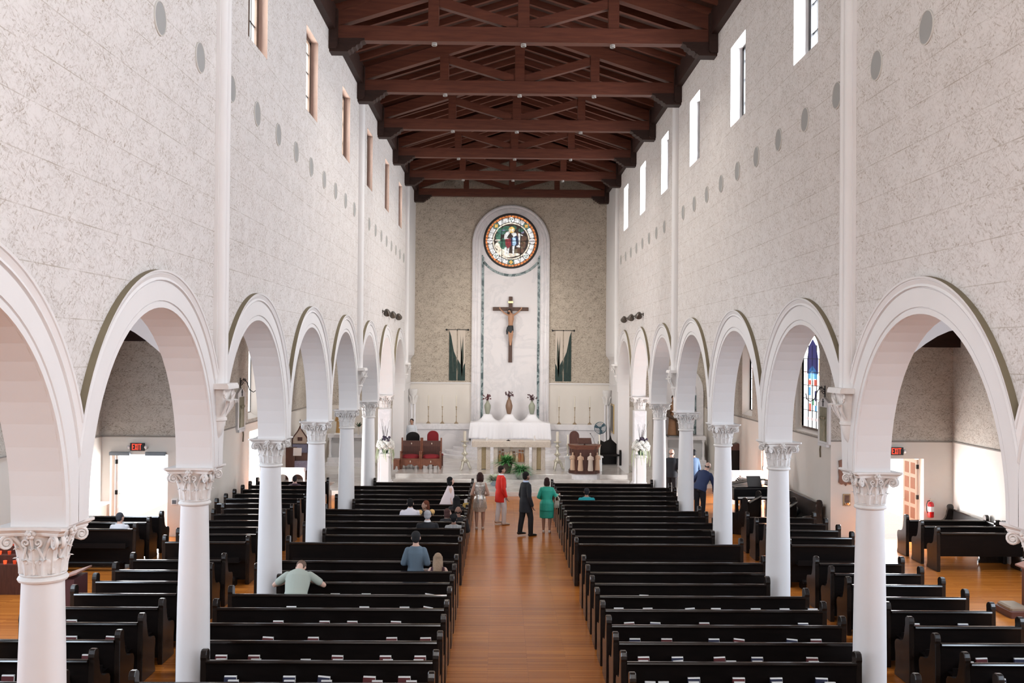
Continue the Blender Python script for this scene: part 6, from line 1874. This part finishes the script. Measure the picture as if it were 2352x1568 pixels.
    if bottom:
        kind, col, hem = bottom[:3]; mat = bottom[3] if len(bottom) > 3 else cloth(col)
        g = MB()
        if kind == 'pants':
            g.loft([(0, 0, hz - .06 * H, .080 * H * wide, .066 * H), (0, -.004 * H, hz, .096 * H * wide, .070 * H), (0, 0, hz + .07 * H, .086 * H * wide, .062 * H)], 20)
            for k in 'LR':
                hp, kn, an = LG[k]; a2 = kn.lerp(an, 1.0 if hem < .1 else .8)
                capsule(g, [hp, hp.lerp(kn, .5), kn], [.058 * H, .056 * H, .045 * H]); capsule(g, [kn, kn.lerp(a2, .5), a2 + Vector((0, .004 * H, -.01 * H))], [.045 * H, .042 * H, .037 * H])
            remesh(g, 'trousers', mat, t, .011, 3)
        else:
            if pose == 'stand':
                fl = bottom[4] if len(bottom) > 4 else 0.0
                g.loft([(0, 0, hem * H, (.102 + fl) * H * wide, (.085 + fl) * H), (0, 0, (hem * H + hz) / 2, (.110 + fl * .5) * H * wide, .088 * H), (0, -.004 * H, hz, .112 * H * wide, .086 * H), (0, 0, hz + .09 * H, .090 * H * wide, .068 * H)], 24)
            else:
                for k in 'LR':
                    hp, kn, an = LG[k]; capsule(g, [hp, hp.lerp(kn, .5), kn], [.066 * H, .062 * H, .05 * H])
                g.loft([(0, 0, hz - .06 * H, .09 * H, .08 * H), (0, 0, hz + .08 * H, .092 * H, .07 * H)], 20)
            remesh(g, 'skirt', mat, t, .0115, 3)
    if shoes:
        for k in 'LR':
            an = LG[k][2]; g = MB()
            heel = len(shoes) > 1 and shoes[1]
            if heel:
                g.tube([an + Vector((0, -.03 * H, -.005 * H)), an + Vector((0, -.018 * H, -.026 * H)), an + Vector((0, .045 * H, -.034 * H)), an + Vector((0, .10 * H, -.040 * H))], [(.016 * H, .02 * H), (.022 * H, .016 * H), (.025 * H, .013 * H), (.014 * H, .007 * H)], 10)
                g.tube([an + Vector((0, -.032 * H, -.01 * H)), an + Vector((0, -.030 * H, -.046 * H))], [.012 * H, .006 * H], 8)
            else:
                g.tube([an + Vector((0, -.036 * H, -.026 * H)), an + Vector((0, -.02 * H, -.024 * H)), an + Vector((0, .04 * H, -.028 * H)), an + Vector((0, .098 * H, -.034 * H)), an + Vector((0, .112 * H, -.036 * H))], [(.018 * H, .018 * H), (.026 * H, .024 * H), (.029 * H, .020 * H), (.025 * H, .013 * H), (.012 * H, .008 * H)], 12)
            g.build('shoe', cloth(shoes[0], .4), t, 60)
    style, hc = hair
    hb = MB()
    if style != 'bald':
        hb.ball((hx, hy - .016 * H, hzz + .024 * H), (.051 * H, .056 * H, .054 * H), 16, 12)
        hb.ball((hx, hy - .030 * H, hzz - .005 * H), (.047 * H, .040 * H, .05 * H), 14, 10)
        if style == 'bob':
            for s in (-1, 1): hb.ball((hx + s * .036 * H, hy - .014 * H, hzz - .030 * H), (.022 * H, .040 * H, .055 * H), 12, 8)
            hb.ball((hx, hy - .038 * H, hzz - .030 * H), (.046 * H, .03 * H, .055 * H), 12, 8)
        if style in ('shoulder', 'long'):
            n_ = .12 if style == 'shoulder' else .21
            bk = .0 if style == 'shoulder' else .052
            hb.loft([(hx, hy - (.036 + bk) * H, hzz - n_ * H, .046 * H, .020 * H), (hx, hy - (.040 + bk) * H, hzz - n_ * .6 * H, .058 * H, .030 * H), (hx, hy - (.040 + bk * .5) * H, hzz - n_ * .33 * H, .057 * H, .036 * H), (hx, hy - .030 * H, hzz - .01 * H, .053 * H, .044 * H), (hx, hy - .02 * H, hzz + .04 * H, .044 * H, .044 * H)], 18)
            for k in range(9):
                a = (k - 4) / 4; hb.tube([(hx + a * .05 * H, hy - .05 * H + abs(a) * .03 * H, hzz + .03 * H), (hx + a * .056 * H, hy - .062 * H + abs(a) * .035 * H, hzz - n_ * .4 * H), (hx + a * .046 * H, hy - (.052 + bk) * H + abs(a) * .02 * H, hzz - n_ * 1.04 * H)], [.012 * H, .012 * H, .006 * H], 6)
        if style == 'curly':
            random.seed(int(abs(x) * 100))
            for k in range(26):
                a = random.random() * 2 * pi; q = random.random() * pi * .62
                hb.ball((hx + .052 * H * sin(q) * cos(a), hy - .02 * H + .052 * H * sin(q) * sin(a), hzz + .02 * H + .05 * H * cos(q)), .018 * H, 7, 5)
        hb.xf(HM); remesh(hb, 'hair', hairmat(hc), t, .010, 2)
    else:
        hb.ball((hx, hy - .030 * H, hzz - .010 * H), (.0465 * H, .026 * H, .026 * H), 14, 10); hb.xf(HM); remesh(hb, 'hair_fringe', hairmat(hc), t, .009, 2)
    return t

def stripes():
    m, nt, b = newmat('striped_cloth')
    tc = N(nt, 'ShaderNodeTexCoord'); wv = N(nt, 'ShaderNodeTexWave', Scale=11.0, Distortion=.4); wv.bands_direction = 'X'
    nt.links.new(tc.outputs['Object'], wv.inputs['Vector'])
    nt.links.new(ramp(nt, wv.outputs['Color'], [(.45, (.02, .02, .022)), (.55, (.70, .70, .70))]), b.inputs['Base Color']); b.inputs['Roughness'].default_value = .8
    return m
# sequined dress
def sequins():
    m, nt, b = newmat('silver_sequins')
    tc = N(nt, 'ShaderNodeTexCoord'); v = N(nt, 'ShaderNodeTexVoronoi', Scale=55.0); nt.links.new(tc.outputs['Object'], v.inputs['Vector'])
    nt.links.new(ramp(nt, v.outputs['Color'], [(0.0, (.36, .31, .27)), (1.0, (.86, .80, .74))]), b.inputs['Base Color'])
    b.inputs['Metallic'].default_value = .65; b.inputs['Roughness'].default_value = .28
    bp = N(nt, 'ShaderNodeBump', Strength=.8, Distance=.02); nt.links.new(v.outputs['Color'], bp.inputs['Height']); nt.links.new(bp.outputs[0], b.inputs['Normal'])
    return m
M['sequin'] = sequins()
M['teal_velvet'] = simple('green_velvet', (.018, .36, .26), .55, noise=.35, scale=5)
M['fringe'] = simple('beige_fringe', (.52, .42, .34), .8, noise=.3, scale=60)
p = person('woman in silver sequined fringed dress standing in the aisle, seen from behind', -1.03, 28.85, 0, 1.64, skin='tan', hair=('shoulder', (.035, .014, .012)), top=((.7, .65, .6), .13, 0, .004, M['sequin']), bottom=('skirt', None, .315, M['fringe'], -.004), shoes=((.62, .56, .50), True), female=True,
           arms={'L': ((-.245, -.05, 1.02), (-.12, .13, .96)), 'R': ((.245, -.05, 1.02), (.12, .13, .96))})
fr = MB()
for k in range(56):
    a = 2 * pi * k / 56; r0, r1 = .185, .205
    fr.tube([(r0 * cos(a), .78 * r0 * sin(a), .80), (r1 * cos(a), .8 * r1 * sin(a), .60 + .03 * sin(k * 2.3))], [.006, .004], 4)
    if k % 3 == 0: fr.ball((.2 * cos(a), .165 * sin(a), .66), .014, 6, 4)
fr.build('fringe', M['fringe'], p)
person('man in bright red jacket, white trousers and tie standing in the aisle', -.42, 29.68, radians(-68), 1.74, skin='tan', hair=('short', (.022, .014, .012)), top=((.72, .022, .010), .135, .93, .012), bottom=('pants', (.80, .79, .80), 0), shoes=((.62, .52, .44),), collar=(.85, .84, .86), tie=(.10, .06, .09), stride=.25)
person('man in black suit and light blue collar standing mid aisle, seen in profile', .27, 27.88, radians(-62), 1.78, skin='brown', hair=('short', (.012, .010, .010)), top=((.006, .007, .011), .15, .95, .014), bottom=('pants', (.008, .008, .010), 0), shoes=((.008, .008, .008),), collar=(.52, .62, .82), tie=(.20, .36, .55), stride=.42)
p = person('woman in turquoise green velvet dress and white heels at the aisle edge', .88, 28.36, radians(-6), 1.56, skin='tan', hair=('bob', (.032, .014, .013)), top=((.02, .4, .3), .12, .78, .018, M['teal_velvet']), bottom=('skirt', None, .275, M['teal_velvet'], .012), shoes=((.82, .80, .78), True), female=True, wide=1.12,
           arms={'L': ((-.235, -.02, 1.02), (-.16, .12, .94)), 'R': ((.25, .03, 1.05), (.33, .22, 1.06))})
t = thing('handbag', 'small grey-gold handbag hanging from the green-dressed woman\'s arm', 'handbag', (1.17, 28.33, .84))
b = MB(); b.loft([(0, 0, -.12, .10, .05), (0, 0, -.04, .105, .055), (0, 0, .06, .075, .035), (0, 0, .08, .07, .02)], 16); b.build('pouch', simple('grey_gold_leather', (.27, .24, .19), .4, .3), t, 50)
b = MB(); b.tube([(-.06, 0, .06), (-.05, 0, .17), (0, 0, .21), (.05, 0, .17), (.06, 0, .06)], .010, 6); b.build('handle', M['ornate'], t, 50)
person('man with dark hair in grey-blue blazer kneeling upright in a pew', -2.11, 19.62, 0, 1.80, 'kneel', skin='fair', hair=('short', (.022, .022, .024)), top=((.115, .165, .215), .12, .95, .010), bottom=('pants', (.03, .03, .035), 0), collar=None, wide=.88,
       arms={'L': ((-.235, -.02, .98), (-.14, .17, .94)), 'R': ((.235, -.02, .98), (.14, .17, .94))})
person('girl with long light brown hair and burgundy sleeveless top seated in a pew', -1.66, 19.38, 0, 1.54, 'seat', skin='fair', hair=('long', (.31, .215, .145)), top=((.050, .012, .020), .1, 0, .0), bottom=('skirt', (.03, .02, .03), .3), female=True,
       arms={'L': ((-.22, .06, .72), (-.26, .26, .78)), 'R': ((.22, .02, .72), (.14, .25, .66))})
t = thing('open_booklet', 'open white booklet held by the long-haired girl in the burgundy top', 'booklet', (-1.93, 19.66, .80), radians(12))
t.rotation_euler = (radians(-35), 0, radians(15))
b = MB(); b.prism([(-.13, 0), (0, .012), (0, .017), (-.13, .005)], 'y', -.1, .12); b.build('page_left', M['page'], t)
b = MB(); b.prism([(0, .012), (.13, 0), (.13, .005), (0, .017)], 'y', -.1, .12); b.build('page_right', M['page'], t)
person('man in pale green t-shirt bowed over the pew in front with elbows out', -4.05, 17.56, 0, 1.80, 'kneel', skin='fair', hair=('short', (.16, .105, .08)), top=((.40, .44, .385), .12, .34, .006), bottom=('pants', (.03, .03, .035), 0), wide=1.15, lean=radians(38), head_pitch=radians(40),
       arms={'L': ((-.44, .36, .93), (-.16, .56, .97)), 'R': ((.44, .36, .93), (.16, .56, .97))})
person('dark-haired person in white shirt seated in the porch before the bright doors', -9.46, 23.74, 0, 1.62, 'seat', skin='fair', hair=('short', (.055, .055, .065)), top=((.72, .70, .72), .08, .5, .006), bottom=('pants', (.04, .04, .05), 0), wide=1.05, head_yaw=radians(-25))
person('dark-haired person in purple top seated in the front side-aisle pew', -6.90, 31.44, 0, 1.48, 'seat', skin='tan', hair=('short', (.02, .015, .018)), top=((.060, .030, .048), .08, .5, .006), bottom=('pants', (.02, .02, .02), 0), collar=(.5, .3, .28))
person('dark-haired man in white shirt seated beside the red-haired woman', -2.78, 25.90, 0, 1.74, 'seat', skin='fair', hair=('short', (.012, .010, .010)), top=((.76, .72, .78), .08, .5, .010), bottom=('pants', (.02, .02, .02), 0), wide=1.18, collar=(.8, .78, .84))
p = person('red-haired woman in black with yellow sleeves turning back in her pew', -2.38, 26.0, radians(25), 1.60, 'seat', skin='tan', hair=('shoulder', (.14, .042, .022)), top=((.010, .008, .010), .08, 0, .004), bottom=('skirt', (.01, .01, .01), .3), female=True, head_yaw=radians(95), wide=1.1)
b = MB()
for sx_ in (-1, 1): b.ball((sx_ * .165, .0, .94), (.085, .075, .075), 12, 8)
remesh(b, 'yellow_sleeves', cloth((.80, .50, .20)), p, .011, 3)
person('grey-haired man in dark suit with white collar seated in a pew', -2.20, 24.05, 0, 1.72, 'seat', skin='fair', hair=('short', (.42, .41, .43)), top=((.010, .010, .013), .08, .95, .012), bottom=('pants', (.02, .02, .02), 0), collar=(.82, .80, .80), wide=1.2)
person('black-haired woman in black and white striped top seated by the aisle', -1.57, 24.04, 0, 1.54, 'seat', skin='brown', hair=('curly', (.010, .010, .011)), top=((.3, .3, .3), .08, .6, .012, stripes()), bottom=('skirt', (.02, .02, .02), .3), female=True, wide=1.2)
person('balding man in dark clothes seated behind the dark-haired woman with papers', -1.50, 24.97, 0, 1.62, 'seat', skin='brown', hair=('bald', (.02, .018, .018)), top=((.010, .010, .012), .08, .95, .012), bottom=('pants', (.02, .02, .02), 0), wide=1.15)
person('woman with auburn hair in dark clothes seated next to the balding man', -1.78, 25.0, 0, 1.50, 'seat', skin='fair', hair=('bob', (.075, .034, .030)), top=((.014, .012, .014), .08, .95, .006), bottom=('skirt', (.02, .02, .02), .3), female=True, head_yaw=radians(-60))
person('woman with long black hair in black holding yellow and white papers', -1.62, 26.82, 0, 1.62, 'seat', skin='tan', hair=('long', (.009, .008, .009)), top=((.012, .012, .014), .08, .95, .008), bottom=('skirt', (.02, .02, .02), .3), female=True, wide=1.15)
t = thing('paper_programmes', 'yellow and white paper leaflets held by the long-black-haired woman', 'leaflets', (-1.40, 26.95, .98)); t.rotation_euler = (radians(-60), 0, radians(20))
b = MB(); b.box(-.06, .09, -.08, .08, 0, .006); b.build('yellow_leaflet', cloth((.72, .50, .14)), t)
b = MB(); b.prism([(-.05, -.20), (.03, -.22), (.06, -.06), (-.02, -.04)], 'z', .006, .012); b.build('white_leaflet', M['page'], t)
p = person('woman with black bob in pale pink cape standing in a pew', -1.86, 28.06, radians(-80), 1.60, skin='fair', hair=('bob', (.010, .009, .010)), top=None, bottom=('pants', (.012, .012, .014), 0), shoes=((.01, .01, .01),), female=True)
b = MB(); H_ = 1.60; z0 = .525 * H_
b.loft([(0, -.09, .80, .28, .20), (0, -.06, .98, .25, .18), (0, -.02, 1.14, .22, .14), (0, 0, 1.26, .185, .105), (0, 0, 1.33, .13, .08), (0, -.005, 1.365, .065, .055)], 26)
for k in range(12):
    a = pi + .2 + k * (pi - .4) / 11; b.tube([(.17 * cos(a), .1 * sin(a), 1.22), (.275 * cos(a), -.09 + .2 * sin(a), .81)], [.012, .022], 6)
remesh(b, 'cape', simple('pale_pink_cape', (.74, .62, .63), .7), p, .011, 3)
person('dark-haired person in bright turquoise jacket seated alone, lectern side', 2.04, 28.66, 0, 1.58, 'seat', skin='tan', hair=('short', (.020, .018, .022)), top=((.010, .30, .34), .08, .95, .014), bottom=('pants', (.02, .02, .02), 0), wide=1.18)
person('bald man in black polo shirt standing with his back turned near the columns', 5.50, 34.55, radians(-20), 1.80, skin='fair', hair=('bald', (.10, .07, .06)), top=((.012, .015, .022), .06, .5, .006), bottom=('pants', (.010, .010, .014), 0), shoes=((.01, .01, .01),), wide=1.18, head_yaw=radians(-20))
person('man in blue shirt leaning over beside the column near the piano', 5.78, 31.0, radians(-35), 1.80, skin='fair', hair=('bald', (.08, .07, .07)), top=((.022, .038, .105), .05, .95, .012), bottom=('pants', (.012, .012, .018), 0), shoes=((.01, .01, .01),), lean=radians(24), side=radians(10), wide=1.1,
       arms={'L': ((-.36, .26, 1.08), (-.40, .42, .86)), 'R': ((.34, .30, 1.02), (.30, .40, .80))})
person('dark-haired man in light blue shirt half hidden behind a column', 6.34, 34.9, radians(30), 1.76, skin='tan', hair=('short', (.012, .012, .014)), top=((.045, .085, .16), .05, .95, .010), bottom=('pants', (.012, .012, .018), 0), shoes=((.01, .01, .01),))
person('boy in white shirt and dark trousers standing behind the carved seats', -4.36, 44.2, radians(170), 1.66, z=.48, skin='tan', hair=('short', (.020, .016, .014)), top=((.70, .74, .80), .05, .95, .004), bottom=('pants', (.010, .010, .012), 0), shoes=((.01, .01, .01),), wide=.95)
